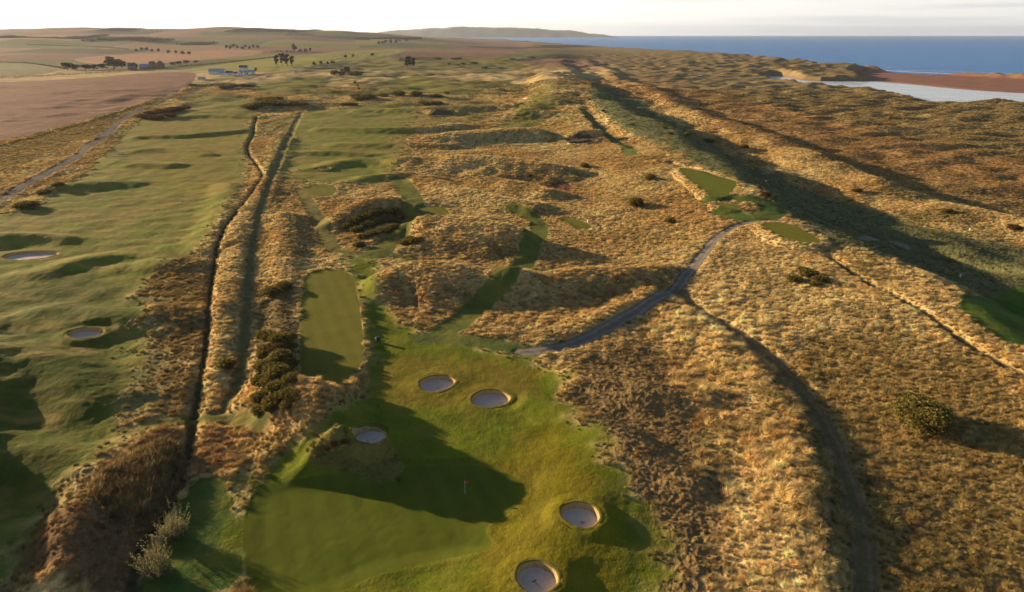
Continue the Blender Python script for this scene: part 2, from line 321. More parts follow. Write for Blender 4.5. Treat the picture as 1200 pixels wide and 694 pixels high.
BUNK = []   # px, py, width px, depth ratio, depth m, label
for (px, py, wpx, asp, dep, lab) in [
    (512, 450, 41, .95, .85, 'pot bunker nearest the mown walkway, behind the green'),
    (575, 468, 43, .95, .85, 'pot bunker with a thin pale stake on its left rim'),
    (434, 512, 38, 1.0, .85, 'pot bunker beside the shaggy mound, left of the green'),
    (680, 604, 44, 1.0, .9, 'round pot bunker right of the green with a rake lying in it'),
    (629, 677, 50, .95, .9, 'lowest pot bunker, cut by the bottom edge'),
    (100, 391, 38, .85, .9, 'shallow kidney bunker in the left fairway'),
    (36, 300, 60, .55, .7, 'long thin bunker in the left fairway near the road'),
    (684, 167, 30, .8, 1.2, 'dark bunker scar high on the golden dune'),
    (517, 135.5, 24, .9, 1.6, 'deep far bunker with a sliver of white sand'),
    (381, 198, 12, 1.0, .6, 'small far bunker in the middle fairway')]:
    c = hit(px, py)
    depth = c[1] * math.cos(PITCH) + CAMH * math.sin(PITCH)
    r = wpx / 2 * depth / FPX
    BUNK.append(dict(c=c, r=r, asp=asp, dep=dep, label=lab))

FAIRIDX = [i + 1 for i, r in enumerate(REG) if r['cls'] in ('fairway',) and r['col'][0] > .1]
BUNK[7]['flat'] = BUNK[8]['flat'] = (1.35, 1.05); BUNK[2]['flat'] = (1.7, 1.25); BUNK[2]['up'] = .5
def region_mask(r, x, y):
    """soft mask of a region and the index of the points it touches"""
    reach = (r['w'] / 2 if r['kind'] == 'line' else 0) + r['soft'] + r['jag'] * 1.5 + 2
    lo = r['pts'].min(0) - reach; hi = r['pts'].max(0) + reach
    k = np.nonzero((x > lo[0]) & (x < hi[0]) & (y > lo[1]) & (y < hi[1]))[0]
    if len(k) == 0: return k, None
    xx, yy = x[k], y[k]
    if r['kind'] == 'poly': d = poly_sd(xx, yy, r['pts'])
    else: d = r['w'] / 2 - polyline_d(xx, yy, r['pts'])[0]
    if r['jag']:
        s = max(1.2, r['jag'] * 2.2)
        d = d + r['jag'] * (pn(xx / s, yy / s, 41) + .5 * pn(xx / s * 2.3, yy / s * 2.3, 42))
    return k, d

def terrain(x, y, detail=None, want=False):
    """full height; with want=True also colour, tuft density, class index"""
    shp = x.shape; x = x.ravel().astype(float); y = y.ravel().astype(float)
    z = macro(x, y)
    n = len(x)
    C = np.empty((n, 3)); C[:] = GOLD
    tuft = np.ones(n); cls = np.zeros(n, int)
    if want:
        a = pn(x / 40.0, y / 40.0, 51); b = pn(x / 9.0, y / 9.0, 52); c = pn(x / 2.6, y / 2.6, 53)
        t = ss(-.5, .6, a + .4 * b)[:, None]
        C = np.array(GOLD) * (1 - t) + np.array(STRAW) * t
        t = (ss(.15, .7, -a + .5 * b + .3 * c) * .45)[:, None]; C = C * (1 - t) + np.array(RUST) * t
        t = (ss(-.05, .65, pn(x / 17.0, y / 17.0, 54) + .4 * c) * (.36 + .3 * ss(40, 80, x)))[:, None]; C = C * (1 - t) + np.array((.24, .21, .08)) * t
        # seaward flats and shore dunes are duller green-brown
        t = (ss(150, 230, x) * .72)[:, None]; C = C * (1 - t) + np.array((.23, .18, .08)) * t
        kz = ss(380, 520, y) * ss(1500, 1100, y) * ss(70, 10, x - .02 * y) * ss(-420, -330, x)
        t = (kz * ss(-.05, .3, pn(x / 75.0, y / 95.0, 55) + .5 * pn(x / 20.0, y / 26.0, 56)))[:, None]
        C = C * (1 - t) + np.array((.17, .165, .03)) * t; tuft *= 1 - .9 * t[:, 0]
        # far fields
        kf = y > 1150
        if kf.any():
            xx, yy = x[kf] + .15 * y[kf], y[kf]
            row = np.floor(yy / 330 + .4 * pn(xx / 900, yy / 900, 61)); cx = np.floor(xx / (340 + 160 * cell(row, row * 0, 60)) + cell(row, row * 0, 59))
            q = cell(cx, row, 62); pal = np.array([(.29, .15, .10), (.33, .21, .11), (.15, .16, .06), (.28, .26, .07), (.28, .16, .11), (.06, .065, .035)])
            CF = pal[np.clip((q * 6).astype(int), 0, 5)]
            w = (ss(1150, 1400, y[kf]) * ss(250, 60, x[kf] - .1 * (y[kf] - 1150)))[:, None]
            C[kf] = C[kf] * (1 - w) + CF * w
            tuft[kf] *= 1 - w[:, 0]
    turf = np.zeros(n)
    for i, r in enumerate(REG):
        k, d = region_mask(r, x, y)
        if len(k) == 0: continue
        m = ss(-r['soft'] * .5, r['soft'] * .5, d)
        if want:
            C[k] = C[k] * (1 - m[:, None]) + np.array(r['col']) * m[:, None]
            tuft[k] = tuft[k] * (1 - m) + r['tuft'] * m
            if r['cls']: cls[k[d > 0]] = i + 1
        if r['cls']: turf[k] = np.maximum(turf[k], m * (1 if r['cls'] != 'field' else .8))
        if want and r['cls'] in ('path', 'road') and r['w'] > 2:
            q = np.abs(r['w'] / 2 - d); near = ss(650, 300, y[k]); rut = np.exp(-((q - .85) / .28) ** 2) * near; mid = np.exp(-(q / .38) ** 2) * near; edge = ss(.9, .1, d) * (d > -.2) * near
            C[k] *= (1 + .38 * rut * (d > 0))[:, None]
            g_ = (mid * (.75 if r['name'] == 'dirt_track' else .22) + .35 * edge)[:, None] * (d > 0)[:, None]; C[k] = C[k] * (1 - g_) + np.array((.16, .155, .05)) * g_
        if want and r['cls'] == 'green':
            C[k] *= (1 - .2 * ss(-1.9, -1.3, d) * ss(-.1, -.5, d))[:, None]
        if want and r['cls'] in ('tee', 'green'):
            C[k] *= (1 + .05 * m * np.tanh(3 * np.sin((x[k] * .93 + y[k] * .37) * 2 * math.pi / 3.4)))[:, None]
        if r['cls'] == 'tee':
            mm = ss(-4.5, 0.4, d); z[k] = z[k] * (1 - mm) + r['z'] * mm
        elif r['cls'] == 'green':
            mm = ss(-1.0, 3.0, d); z[k] = z[k] * (1 - mm * .5) + (-.6) * mm * .5
        elif r['cls'] == 'ditch':
            mm = ss(-1.5, .8, d); z[k] -= 1.25 * mm
        elif r['cls'] == 'path' and r['name'] in ('dirt_track', 'sunken_path'):
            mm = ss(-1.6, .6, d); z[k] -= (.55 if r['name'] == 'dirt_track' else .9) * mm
        elif r['cls'] == 'path': z[k] -= .18 * ss(-1, .4, d)
        elif r['cls'] == 'road': z[k] += .35 * ss(-3, 0, d)
        elif r['cls'] == 'beach':
            mm = ss(-6, 10, d); z[k] = z[k] * (1 - mm) + (SEA + 1.3) * mm
    for b in BUNK:
        if 'z0' not in b: b['z0'] = float(macro(b['c'][:1], b['c'][1:])[0]) + b.get('up', 0); fa, fb = b.get('flat', (2.1, 1.35))
        else: fa, fb = b.get('flat', (2.1, 1.35))
        rb = np.hypot(x - b['c'][0], (y - b['c'][1]) / b['asp']) / b['r']; mm = ss(fa, fb, rb); z = z * (1 - mm) + b['z0'] * mm
        dx = x - b['c'][0]; dy = (y - b['c'][1]) / b['asp']
        rr = np.hypot(dx, dy) / b['r']
        k = rr < 2.2
        if not k.any(): continue
        m = ss(2.2, 1.1, rr[k]); z[k] += .22 * m
        z[k] -= (b['dep'] + .9) * ss(1.16, 1.02, rr[k])
        turf[k] = np.maximum(turf[k], ss(1.7, 1.3, rr[k]))
        if want: tuft[k] *= ss(1.15, 1.6, rr[k])
    if want:
        kz = turf * (cls > 0) * np.isin(cls, FAIRIDX)
        q = ss(.0, .55, pn(x / 15.0 + y / 60.0, y / 5.5, 57) * .9 + .5 * pn(x / 4.0, y / 2.2, 58) + .35 * pn(x / 60.0, y / 60.0, 59) + .18 * ss(150, 260, y)) * .75 * ss(-40, -60, x)
        t = (kz * q)[:, None]; C = C * (1 - t) + np.array((.25, .185, .055)) * t; pass
    # shaggy mound beside bunker
    if want:
        c0 = hit(400, 530); d0, s0 = polyline_d(x, y, np.array([[c0[0] - 2.5, c0[1] + 1.0], [c0[0] + 1.5, c0[1] + .5], [c0[0] + 6.5, c0[1] - .6]])); m = ss(3.4, 2.4, d0 + .5 * pn(x / 1.5, y / 1.5, 77))
        C = C * (1 - m[:, None]) + np.array((.15, .135, .035)) * m[:, None]; tuft = np.maximum(tuft * (1 - m), m * .8)
        cls[(m > .5)] = 0
    rough = 1 - turf
    if want: C = C * (1 - .30 * rough * ss(700, 1000, y) * (cls == 0))[:, None]  # far rough darkened in colour for the self-shadowing of unmodelled tufts
    if want: C = C * (1 - .34 * (rough * np.clip(tuft, 0, 1) * ss(620, 330, y)))[:, None]  # ground colour darkened by tuft density, fading out with distance
    cls_green = np.zeros(n, bool)
    for r in REG:
        if r['cls'] in ('green', 'tee'):
            k, d = region_mask(r, x, y)
            if len(k): cls_green[k[d > -1]] = True
    if detail is None: detail = np.full(n, .4)
    else: detail = detail.ravel()
    for wl, am, sd in ((9.0, .20, 71), (3.6, .11, 72), (1.6, .13, 73), (.75, .05, 74)):
        f = ss(.55, .25, detail / wl)
        if f.max() <= 0: continue
        z += rough * am * f * (1.1 * pn(x / wl, y / wl, sd) if wl > 2 else 1 - 2 * np.abs(pn(x / wl, y / wl, sd)))
    z += turf * ((.055 * pn(x / 1.7, y / 1.4, 75) + .03 * pn(x / .8, y / .7, 78) * ss(.5, .25, detail)) * ss(.9, .4, detail) + .13 * pn(x / 6.5, y / 5.0, 76) * ss(2.6, 1.2, detail)) * np.where(cls_green, .35, np.where((x > -45) & (y < 150), .6, 1.15))
    # shore
    sd = poly_sd(x, y, SHORE)
    soft = np.where(y > 1500, 60.0, 14.0)
    mm = ss(0, 1, sd / soft)
    land = np.maximum(z, SEA + .9)
    z = np.where(sd > 0, (SEA - .4) * (1 - mm) + land * mm, SEA - 3.0 * ss(0, 30, -sd) - .4)
    if want:
        m = (ss(11, 2, sd) * (x > 100) * (y > 400))[:, None]
        C = C * (1 - m) + np.array((.20, .14, .09)) * m
        tuft *= np.where(sd < 12, 0, 1)
        return z.reshape(shp), C, tuft, cls, turf
    return z.reshape(shp)
def tz(x, y): return float(terrain(np.array([float(x)]), np.array([float(y)]))[0])

# ---------------------------------------------------------------- materials
def nodes(m):
    m.use_nodes = True; nt = m.node_tree; nt.nodes.clear(); return nt, nt.nodes, nt.links
def N(nd, t, **k):
    n = nd.new(t)
    for a, v in k.items(): setattr(n, a, v)
    return n
def ground_mat(name, varscales, amp, bump, bscale, rough=.9, spec=.15, hue=None):
    m = bpy.data.materials.new(name); nt, nd, lk = nodes(m)
    out = N(nd, 'ShaderNodeOutputMaterial'); bs = N(nd, 'ShaderNodeBsdfPrincipled')
    bs.inputs['Roughness'].default_value = rough; bs.inputs['Specular IOR Level'].default_value = spec * .3
    at = N(nd, 'ShaderNodeAttribute', attribute_name='col'); geo = N(nd, 'ShaderNodeNewGeometry')
    cur = at.outputs['Color']
    for i, s in enumerate(varscales):
        nz = N(nd, 'ShaderNodeTexNoise'); nz.inputs['Scale'].default_value = s; nz.inputs['Detail'].default_value = 5; nz.inputs['Roughness'].default_value = .65
        lk.new(geo.outputs['Position'], nz.inputs['Vector'])
        mr = N(nd, 'ShaderNodeMapRange'); mr.inputs['From Min'].default_value = .3; mr.inputs['From Max'].default_value = .7
        mr.inputs['To Min'].default_value = 1 - amp[i]; mr.inputs['To Max'].default_value = 1 + amp[i]
        lk.new(nz.outputs['Fac'], mr.inputs['Value'])
        mx = N(nd, 'ShaderNodeMix', data_type='RGBA', blend_type='MULTIPLY'); mx.inputs[0].default_value = 1
        lk.new(cur, mx.inputs[6]); lk.new(mr.outputs[0], mx.inputs[7]); cur = mx.outputs[2]
    if hue:
        nz = N(nd, 'ShaderNodeTexNoise'); nz.inputs['Scale'].default_value = hue[0]; nz.inputs['Detail'].default_value = 4
        lk.new(geo.outputs['Position'], nz.inputs['Vector'])
        mr = N(nd, 'ShaderNodeMapRange'); mr.inputs['From Min'].default_value = .45; mr.inputs['From Max'].default_value = .7
        mr.inputs['To Max'].default_value = hue[1]; lk.new(nz.outputs['Fac'], mr.inputs['Value'])
        mx = N(nd, 'ShaderNodeMix', data_type='RGBA'); lk.new(mr.outputs[0], mx.inputs[0]); lk.new(cur, mx.inputs[6]); mx.inputs[7].default_value = (*hue[2], 1); cur = mx.outputs[2]
    lk.new(cur, bs.inputs['Base Color'])
    last = None
    for s, st, dist in zip(bscale, bump, (1.0, 1.0, 1.0)):
        nz = N(nd, 'ShaderNodeTexNoise'); nz.inputs['Scale'].default_value = s; nz.inputs['Detail'].default_value = 4; nz.inputs['Roughness'].default_value = .6
        lk.new(geo.outputs['Position'], nz.inputs['Vector'])
        b = N(nd, 'ShaderNodeBump'); b.inputs['Strength'].default_value = 1; b.inputs['Distance'].default_value = st
        lk.new(nz.outputs['Fac'], b.inputs['Height'])
        if last: lk.new(last, b.inputs['Normal'])
        last = b.outputs[0]
    if last: lk.new(last, bs.inputs['Normal'])
    lk.new(bs.outputs[0], out.inputs[0]); return m
def plain(name, c, rough=.8, spec=.2, noise=None, bump=None, metal=0):
    m = bpy.data.materials.new(name); nt, nd, lk = nodes(m)
    out = N(nd, 'ShaderNodeOutputMaterial'); bs = N(nd, 'ShaderNodeBsdfPrincipled')
    bs.inputs['Roughness'].default_value = rough; bs.inputs['Specular IOR Level'].default_value = spec; bs.inputs['Metallic'].default_value = metal
    bs.inputs['Base Color'].default_value = (*c, 1)
    if noise:
        geo = N(nd, 'ShaderNodeTexCoord'); nz = N(nd, 'ShaderNodeTexNoise'); nz.inputs['Scale'].default_value = noise[0]; nz.inputs['Detail'].default_value = 6
        lk.new(geo.outputs['Object'], nz.inputs['Vector'])
        rp = N(nd, 'ShaderNodeMapRange'); rp.inputs['From Min'].default_value = .3; rp.inputs['From Max'].default_value = .7; lk.new(nz.outputs['Fac'], rp.inputs['Value'])
        mx = N(nd, 'ShaderNodeMix', data_type='RGBA'); lk.new(rp.outputs[0], mx.inputs[0]); mx.inputs[6].default_value = (*c, 1); mx.inputs[7].default_value = (*noise[1], 1)
        lk.new(mx.outputs[2], bs.inputs['Base Color'])
        if bump:
            b = N(nd, 'ShaderNodeBump'); b.inputs['Distance'].default_value = bump; lk.new(nz.outputs['Fac'], b.inputs['Height']); lk.new(b.outputs[0], bs.inputs['Normal'])
    lk.new(bs.outputs[0], out.inputs[0]); return m
def leafy(name, c, c2, trans=.3, attr=None):
    """foliage: diffuse + translucent, random tint per island or per instance"""
    m = bpy.data.materials.new(name); nt, nd, lk = nodes(m)
    out = N(nd, 'ShaderNodeOutputMaterial'); df = N(nd, 'ShaderNodeBsdfDiffuse'); tr = N(nd, 'ShaderNodeBsdfTranslucent'); mx = N(nd, 'ShaderNodeMixShader')
    mx.inputs[0].default_value = trans
    geo = N(nd, 'ShaderNodeNewGeometry')
    if attr:
        at = N(nd, 'ShaderNodeAttribute', attribute_name=attr, attribute_type='INSTANCER')
        ml = N(nd, 'ShaderNodeMix', data_type='RGBA', blend_type='MULTIPLY'); ml.inputs[0].default_value = 1
        mr = N(nd, 'ShaderNodeMapRange'); mr.inputs['To Min'].default_value = .75; mr.inputs['To Max'].default_value = 1.3
        lk.new(geo.outputs['Random Per Island'], mr.inputs['Value']); lk.new(at.outputs['Color'], ml.inputs[6]); lk.new(mr.outputs[0], ml.inputs[7]); c_out = ml.outputs[2]
    else:
        ml = N(nd, 'ShaderNodeMix', data_type='RGBA'); lk.new(geo.outputs['Random Per Island'], ml.inputs[0]); ml.inputs[6].default_value = (*c, 1); ml.inputs[7].default_value = (*c2, 1); c_out = ml.outputs[2]
    lk.new(c_out, df.inputs['Color']); lk.new(c_out, tr.inputs['Color'])
    lk.new(df.outputs[0], mx.inputs[1]); lk.new(tr.outputs[0], mx.inputs[2]); lk.new(mx.outputs[0], out.inputs[0]); return m

M_rough = ground_mat('rough_grass', (1.3, .22, .03), (.28, .18, .12), (.22, .5), (2.2, .35), hue=(.6, .4, (.2, .13, .06)))
M_turf = ground_mat('turf', (2.2, .25, .05), (.2, .22, .18), (.09, .16), (3.0, .5), hue=(.18, .45, (.21, .165, .03)))
M_green = ground_mat('fine_turf', (1.0, .15), (.05, .1), (.01,), (4.0,), hue=(.12, .25, (.16, .135, .02)))
M_field = ground_mat('field', (.4, .06, .015), (.16, .14, .14), (.25,), (.5,))
M_path = ground_mat('gravel', (5.0, .6), (.18, .22), (.03, .05), (12.0, 1.5))
M_dirt = ground_mat('earth', (2.0, .3), (.28, .3), (.1, .1), (4.0, 1.0), hue=(.5, .6, (.12, .12, .045)))
M_ditch = ground_mat('burn_bed', (1.0,), (.4,), (.1,), (2.0,))
M_beach = ground_mat('beach_sand', (.05, .4), (.2, .08), (.08,), (.3,))
CLSMAT = dict(fairway=M_turf, turf=M_turf, green=M_green, walk=M_turf, tee=M_green, field=M_field, verge=M_rough, road=M_path, path=M_path, ditch=M_ditch, beach=M_beach)

def tag(o, label=None, cat=None, group=None, kind=None):
    if label: o['label'] = label
    if cat: o['category'] = cat
    if group: o['group'] = group
    if kind: o['kind'] = kind
    return o
def np_mesh(name, v, faces, mat, smooth=True, color=None, parent=None, loc=None):
    """faces: (n,k) int array"""
    me = bpy.data.meshes.new(name); faces = np.asarray(faces); k = faces.shape[1]
    me.vertices.add(len(v)); me.vertices.foreach_set('co', np.ascontiguousarray(v, dtype=F32).ravel())
    me.loops.add(faces.size); me.loops.foreach_set('vertex_index', np.ascontiguousarray(faces, dtype=np.int32).ravel())
    me.polygons.add(len(faces)); me.polygons.foreach_set('loop_start', np.arange(0, faces.size, k, dtype=np.int32))
    me.polygons.foreach_set('use_smooth', np.full(len(faces), smooth, bool))
    if color is not None:
        a = me.color_attributes.new('col', 'FLOAT_COLOR', 'POINT')
        a.data.foreach_set('color', np.hstack([color, np.ones((len(color), 1))]).astype(F32).ravel())
    me.materials.append(mat); me.update(calc_edges=True); me.validate() if False else None
    o = bpy.data.objects.new(name, me); col.objects.link(o)
    if parent: o.parent = parent
    if loc is not None: o.location = loc
    return o
def empty(name, loc, rz=0):
    o = bpy.data.objects.new(name, None); o.location = loc; o.rotation_euler = (0, 0, rz); o.empty_display_size = .3; col.objects.link(o); return o

# ---------------------------------------------------------------- the ground sheet
rstep = .0030 / QUICK
rows = [30.0]
while rows[-1] < 11500:
    yv = rows[-1]
    rows.append(yv * (1 + rstep * (1 if yv < 1600 else (2.2 if yv < 3500 else 6))))
rows = np.array(rows)
cstep = .00115 / QUICK
cols_ = np.concatenate([np.linspace(-1.9, -.86, int(160 * QUICK), endpoint=False), np.arange(-.86, .76, cstep), np.linspace(.76, 1.5, int(90 * QUICK))[1:]])
YY, UU = np.meshgrid(rows, cols_, indexing='ij')
XX = UU * (YY + 24.0)
det = np.maximum(YY * rstep * .75, (YY + 24) * cstep)
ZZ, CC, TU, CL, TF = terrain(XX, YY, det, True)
nr, nc = XX.shape
TU = TU.reshape(nr, nc); CLg = CL.reshape(nr, nc); CCg = CC.reshape(nr, nc, 3)
V = np.stack([XX.ravel(), YY.ravel(), ZZ.ravel()], 1)
idx = np.arange(nr * nc).reshape(nr, nc)
quads = np.stack([idx[:-1, :-1], idx[:-1, 1:], idx[1:, 1:], idx[1:, :-1]], -1).reshape(-1, 4)
qc = CLg[:-1, :-1].ravel()
cnt = 0.25 * (V[quads[:, 0]] + V[quads[:, 1]] + V[quads[:, 2]] + V[quads[:, 3]])
keep = ~((V[quads, 2].max(1) < SEA - 2.6) & (cnt[:, 0] > 500))
far = (cnt[:, 1] > 2300) & (qc == 0)
qc = np.where(far, 9999, qc)
print('grid', nr, nc, len(quads))
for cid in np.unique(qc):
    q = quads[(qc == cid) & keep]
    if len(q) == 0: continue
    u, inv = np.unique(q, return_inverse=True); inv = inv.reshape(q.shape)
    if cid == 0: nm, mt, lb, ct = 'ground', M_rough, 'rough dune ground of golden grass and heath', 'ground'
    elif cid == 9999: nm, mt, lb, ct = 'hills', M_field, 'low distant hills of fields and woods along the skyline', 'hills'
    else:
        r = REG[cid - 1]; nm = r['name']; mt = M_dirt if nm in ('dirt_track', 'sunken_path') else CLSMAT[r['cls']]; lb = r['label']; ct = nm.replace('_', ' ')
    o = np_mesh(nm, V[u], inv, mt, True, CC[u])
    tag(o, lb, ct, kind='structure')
def gsample(x, y):
    """height, colour, tuft density and class from the grid"""
    fi = np.interp(y, rows, np.arange(nr)); fj = np.interp(x / (y + 24.0), cols_, np.arange(nc))
    i = np.clip(fi.astype(int), 0, nr - 2); j = np.clip(fj.astype(int), 0, nc - 2); a = fi - i; b = fj - j
    z = ZZ[i, j] * (1 - a) * (1 - b) + ZZ[i + 1, j] * a * (1 - b) + ZZ[i, j + 1] * (1 - a) * b + ZZ[i + 1, j + 1] * a * b
    return z, CCg[i, j], TU[i, j], CLg[i, j]
def gz(x, y): return float(gsample(np.array([float(x)]), np.array([float(y)]))[0][0])
def ghit(px, py):
    p = hit(px, py, lambda a, b: gsample(np.asarray(a, float), np.clip(np.asarray(b, float), 31, 11000))[0]); return p[0], p[1], gz(p[0], p[1])

# ---------------------------------------------------------------- water
def water_mat(name, c, rough, bumps, spec=.5):
    m = bpy.data.materials.new(name); nt, nd, lk = nodes(m)
    out = N(nd, 'ShaderNodeOutputMaterial'); bs = N(nd, 'ShaderNodeBsdfPrincipled')
    bs.inputs['Base Color'].default_value = (*c, 1); bs.inputs['Roughness'].default_value = rough; bs.inputs['Specular IOR Level'].default_value = spec; bs.inputs['IOR'].default_value = 1.33
    geo = N(nd, 'ShaderNodeNewGeometry'); last = None
    for sx, sy, dist in bumps:
        mp = N(nd, 'ShaderNodeMapping'); mp.inputs['Scale'].default_value = (sx, sy, 1); lk.new(geo.outputs['Position'], mp.inputs['Vector'])
        nz = N(nd, 'ShaderNodeTexNoise'); nz.inputs['Scale'].default_value = 1; nz.inputs['Detail'].default_value = 5; lk.new(mp.outputs[0], nz.inputs['Vector'])
        b = N(nd, 'ShaderNodeBump'); b.inputs['Distance'].default_value = dist; lk.new(nz.outputs['Fac'], b.inputs['Height'])
        if last: lk.new(last, b.inputs['Normal'])
        last = b.outputs[0]
    lk.new(last, bs.inputs['Normal']); lk.new(bs.outputs[0], out.inputs[0]); return m
M_sea = water_mat('sea_water', (.10, .27, .64), .42, [(.03, .08, 2.2), (.004, .015, 10.0), (.25, .5, .3)], .16)
M_river = water_mat('river_water', (.55, .66, .82), .22, [(.02, .12, .5), (.004, .02, 1.4)], .4)
M_foam = plain('foam', (.75, .77, .8), .7, .2)
S = 30000.0
gx = np.array([-9500, 0, 3000, S]); gy = np.array([60, 3000, 10000, S])
sv = np.array([[a, b, SEA] for b in gy for a in gx]); sf = [[j * 4 + i, j * 4 + i + 1, j * 4 + i + 5, j * 4 + i + 4] for j in range(3) for i in range(3)]
tag(np_mesh('sea', sv, sf, M_sea, False), 'deep blue sea reaching to the horizon', 'sea', kind='structure')
rv = [P0(a, b, SEA) for a, b in [(1650, 190), (1200, 130), (1075, 124), (1020, 111), (950, 105), (900, 99), (880, 93), (886, 88), (916, 87.5), (945, 93), (1012, 92), (1060, 95), (1125, 101), (1200, 104), (1650, 120)]]
rv = np.array([[p[0], p[1], SEA + .12] for p in rv]); me = bpy.data.meshes.new('river'); me.from_pydata(rv.tolist(), [], [list(range(len(rv)))]); me.materials.append(M_river)
o = bpy.data.objects.new('river', me); col.objects.link(o); tag(o, 'pale shining river mouth behind the sand spit', 'river', kind='structure')
def foam(name, line, w, label):
    ln = smooth_line(np.array([P0(a, b, SEA) for a, b in line]), 3); n = 240
    t = np.linspace(0, len(ln) - 1.001, n); i = t.astype(int); f = (t - i)[:, None]; p = ln[i] * (1 - f) + ln[i + 1] * f
    d = np.gradient(p, axis=0); nn = np.stack([-d[:, 1], d[:, 0]], 1); nn /= np.linalg.norm(nn, axis=1)[:, None]
    q = np.arange(n); a = w * (.55 + .9 * np.abs(pn(q / 7.0, q * 0 + w, 81))) ; b = w * .5 * pn(q / 5.0, q * 0 + 3 + w, 82)
    v0 = p + nn * (a + b)[:, None]; v1 = p + nn * (b - a)[:, None]
    v = np.vstack([np.hstack([v0, np.full((n, 1), SEA + .2)]), np.hstack([v1, np.full((n, 1), SEA + .2)])])
    fc = np.array([[k, k + 1, n + k + 1, n + k] for k in range(n - 1)])
    tag(np_mesh(name, v, fc, M_foam, False), label, 'surf', kind='structure')
foam('surf', [(1000, 80.6), (1060, 84.4), (1120, 86.8), (1200, 90.0), (1400, 99)], 11, 'white line of surf breaking along the sand spit')
foam('surf', [(1050, 82.2), (1120, 84.2), (1200, 86.6), (1400, 95)], 5, 'thin broken second wave line beyond the surf')

for li, (ln, wd) in enumerate([([(960, 98.5), (1020, 102), (1080, 106), (1150, 112), (1200, 115)], 3.0), ([(1000, 96.5), (1060, 101), (1110, 105.5)], 4.0), ([(1060, 112), (1110, 117), (1200, 121)], 2.6), ([(905, 91), (950, 97), (1000, 101), (1040, 107)], 2.6),
        ([(1100, 109), (1150, 116), (1230, 119)], 3.0), ([(1090, 105), (1160, 110), (1240, 114)], 2.2), ([(1020, 106), (1090, 112), (1130, 118)], 2.0), ([(930, 93), (980, 97), (1050, 99)], 2.4), ([(1120, 120), (1170, 121.5), (1260, 126)], 2.2), ([(1130, 108), (1200, 113), (1260, 119)], 1.6)]):
    foam('surf', ln, wd, 'broken white ripple line lying across the river mouth')
# ---------------------------------------------------------------- headland
n = 160; m_ = 22
hx = np.linspace(-3600, 2500, n); hy = np.linspace(15000, 19000, m_)
sk = np.interp(hx, [at_dist(p, 15600, 40)[0] for p in (440, 480, 540, 600, 622, 650, 680, 724)], [90, 160, 200, 200, 180, 145, 110, 20])
HX, HY = np.meshgrid(hx, hy, indexing='ij')
pro = ss(15000, 15600, HY) * ss(19000, 17500, HY)
HZ = SEA + (sk[:, None] + 25 * pn(HX / 500, HY / 700, 91) + 8 * pn(HX / 120, HY / 200, 92)) * pro * ss(2500, 2150, HX + .1 * (HY - 15000)) - 1
hid = np.arange(n * m_).reshape(n, m_); hq = np.stack([hid[:-1, :-1], hid[1:, :-1], hid[1:, 1:], hid[:-1, 1:]], -1).reshape(-1, 4)
hc = np.clip(np.array((.20, .17, .10)) * (1 + .35 * pn(HX.ravel() / 260, HY.ravel() / 400, 93))[:, None], .02, 1)
tag(np_mesh('headland', np.stack([HX.ravel(), HY.ravel(), HZ.ravel()], 1), hq, M_field, True, hc), 'faint blue headland across the bay on the horizon', 'headland', kind='structure')

# ---------------------------------------------------------------- grass tufts
def tuft_mesh(name, seed, blades, L, spread, lean, width, wind=.15):
    r = np.random.default_rng(seed); v = []; f = []
    for i in range(blades):
        a = r.uniform(0, 2 * math.pi); rad = spread * math.sqrt(r.uniform(0, 1)); bx, by = rad * math.cos(a), rad * math.sin(a)
        ln = L * r.uniform(.6, 1.1); tilt = lean * (.25 + .9 * rad / spread) * r.uniform(.5, 1.2); da = a + r.uniform(-.7, .7)
        dx, dy = math.cos(da) * math.sin(tilt) + wind, math.sin(da) * math.sin(tilt) - wind * .3; dz = math.cos(tilt)
        wa = r.uniform(0, math.pi); wx, wy = math.cos(wa) * width / 2, math.sin(wa) * width / 2
        m = (bx + dx * ln * .5, by + dy * ln * .5, dz * ln * .62); t = (bx + dx * ln * 1.25, by + dy * ln * 1.25, dz * ln * .92)
        k = len(v); v += [(bx - wx, by - wy, -.08), (bx + wx, by + wy, -.08), (m[0] + wx * .9, m[1] + wy * .9, m[2]), (m[0] - wx * .9, m[1] - wy * .9, m[2]), t]
        f += [(k, k + 1, k + 2), (k, k + 2, k + 3), (k + 3, k + 2, k + 4)]
    k = len(v); nr_, ns = 4, 9; R_ = spread + L * .26; Hc = L * .34            # matted heart of the tussock
    for i in range(nr_):
        e = i / (nr_ - 1) * 1.35
        for j in range(ns):
            a = j * 2 * math.pi / ns; q = r.uniform(.7, 1.25); v.append((R_ * math.cos(e) * math.cos(a) * q + wind * .3, R_ * math.cos(e) * math.sin(a) * q, Hc * math.sin(e) * q - .06))
    v.append((wind * .4, 0, Hc))
    for i in range(nr_ - 1):
        for j in range(ns): f.append((k + i * ns + j, k + i * ns + (j + 1) % ns, k + (i + 1) * ns + (j + 1) % ns, k + (i + 1) * ns + j))
    for j in range(ns): f.append((k + (nr_ - 1) * ns + j, k + (nr_ - 1) * ns + (j + 1) % ns, k + nr_ * ns))
    me = bpy.data.meshes.new(name); me.from_pydata(v, [], f); return me
M_tuft = leafy('dry_grass_blades', None, None, .28, 'tint')
def protos(nm, n, *a, mat=M_tuft):
    c = bpy.data.collections.new(nm)
    for i in range(n):
        me = tuft_mesh(nm, 100 + i, *a); me.materials.append(mat); ob = bpy.data.objects.new(nm, me); c.objects.link(ob)
    return c
C_mar = protos('marram_tuft', 6, 170, .95, .32, 1.12, .04)
C_low = protos('heath_tuft', 4, 80, .8, .32, 1.15, .045)
C_reed = protos('reed_tuft', 4, 30, 1.0, .3, .3, .05)
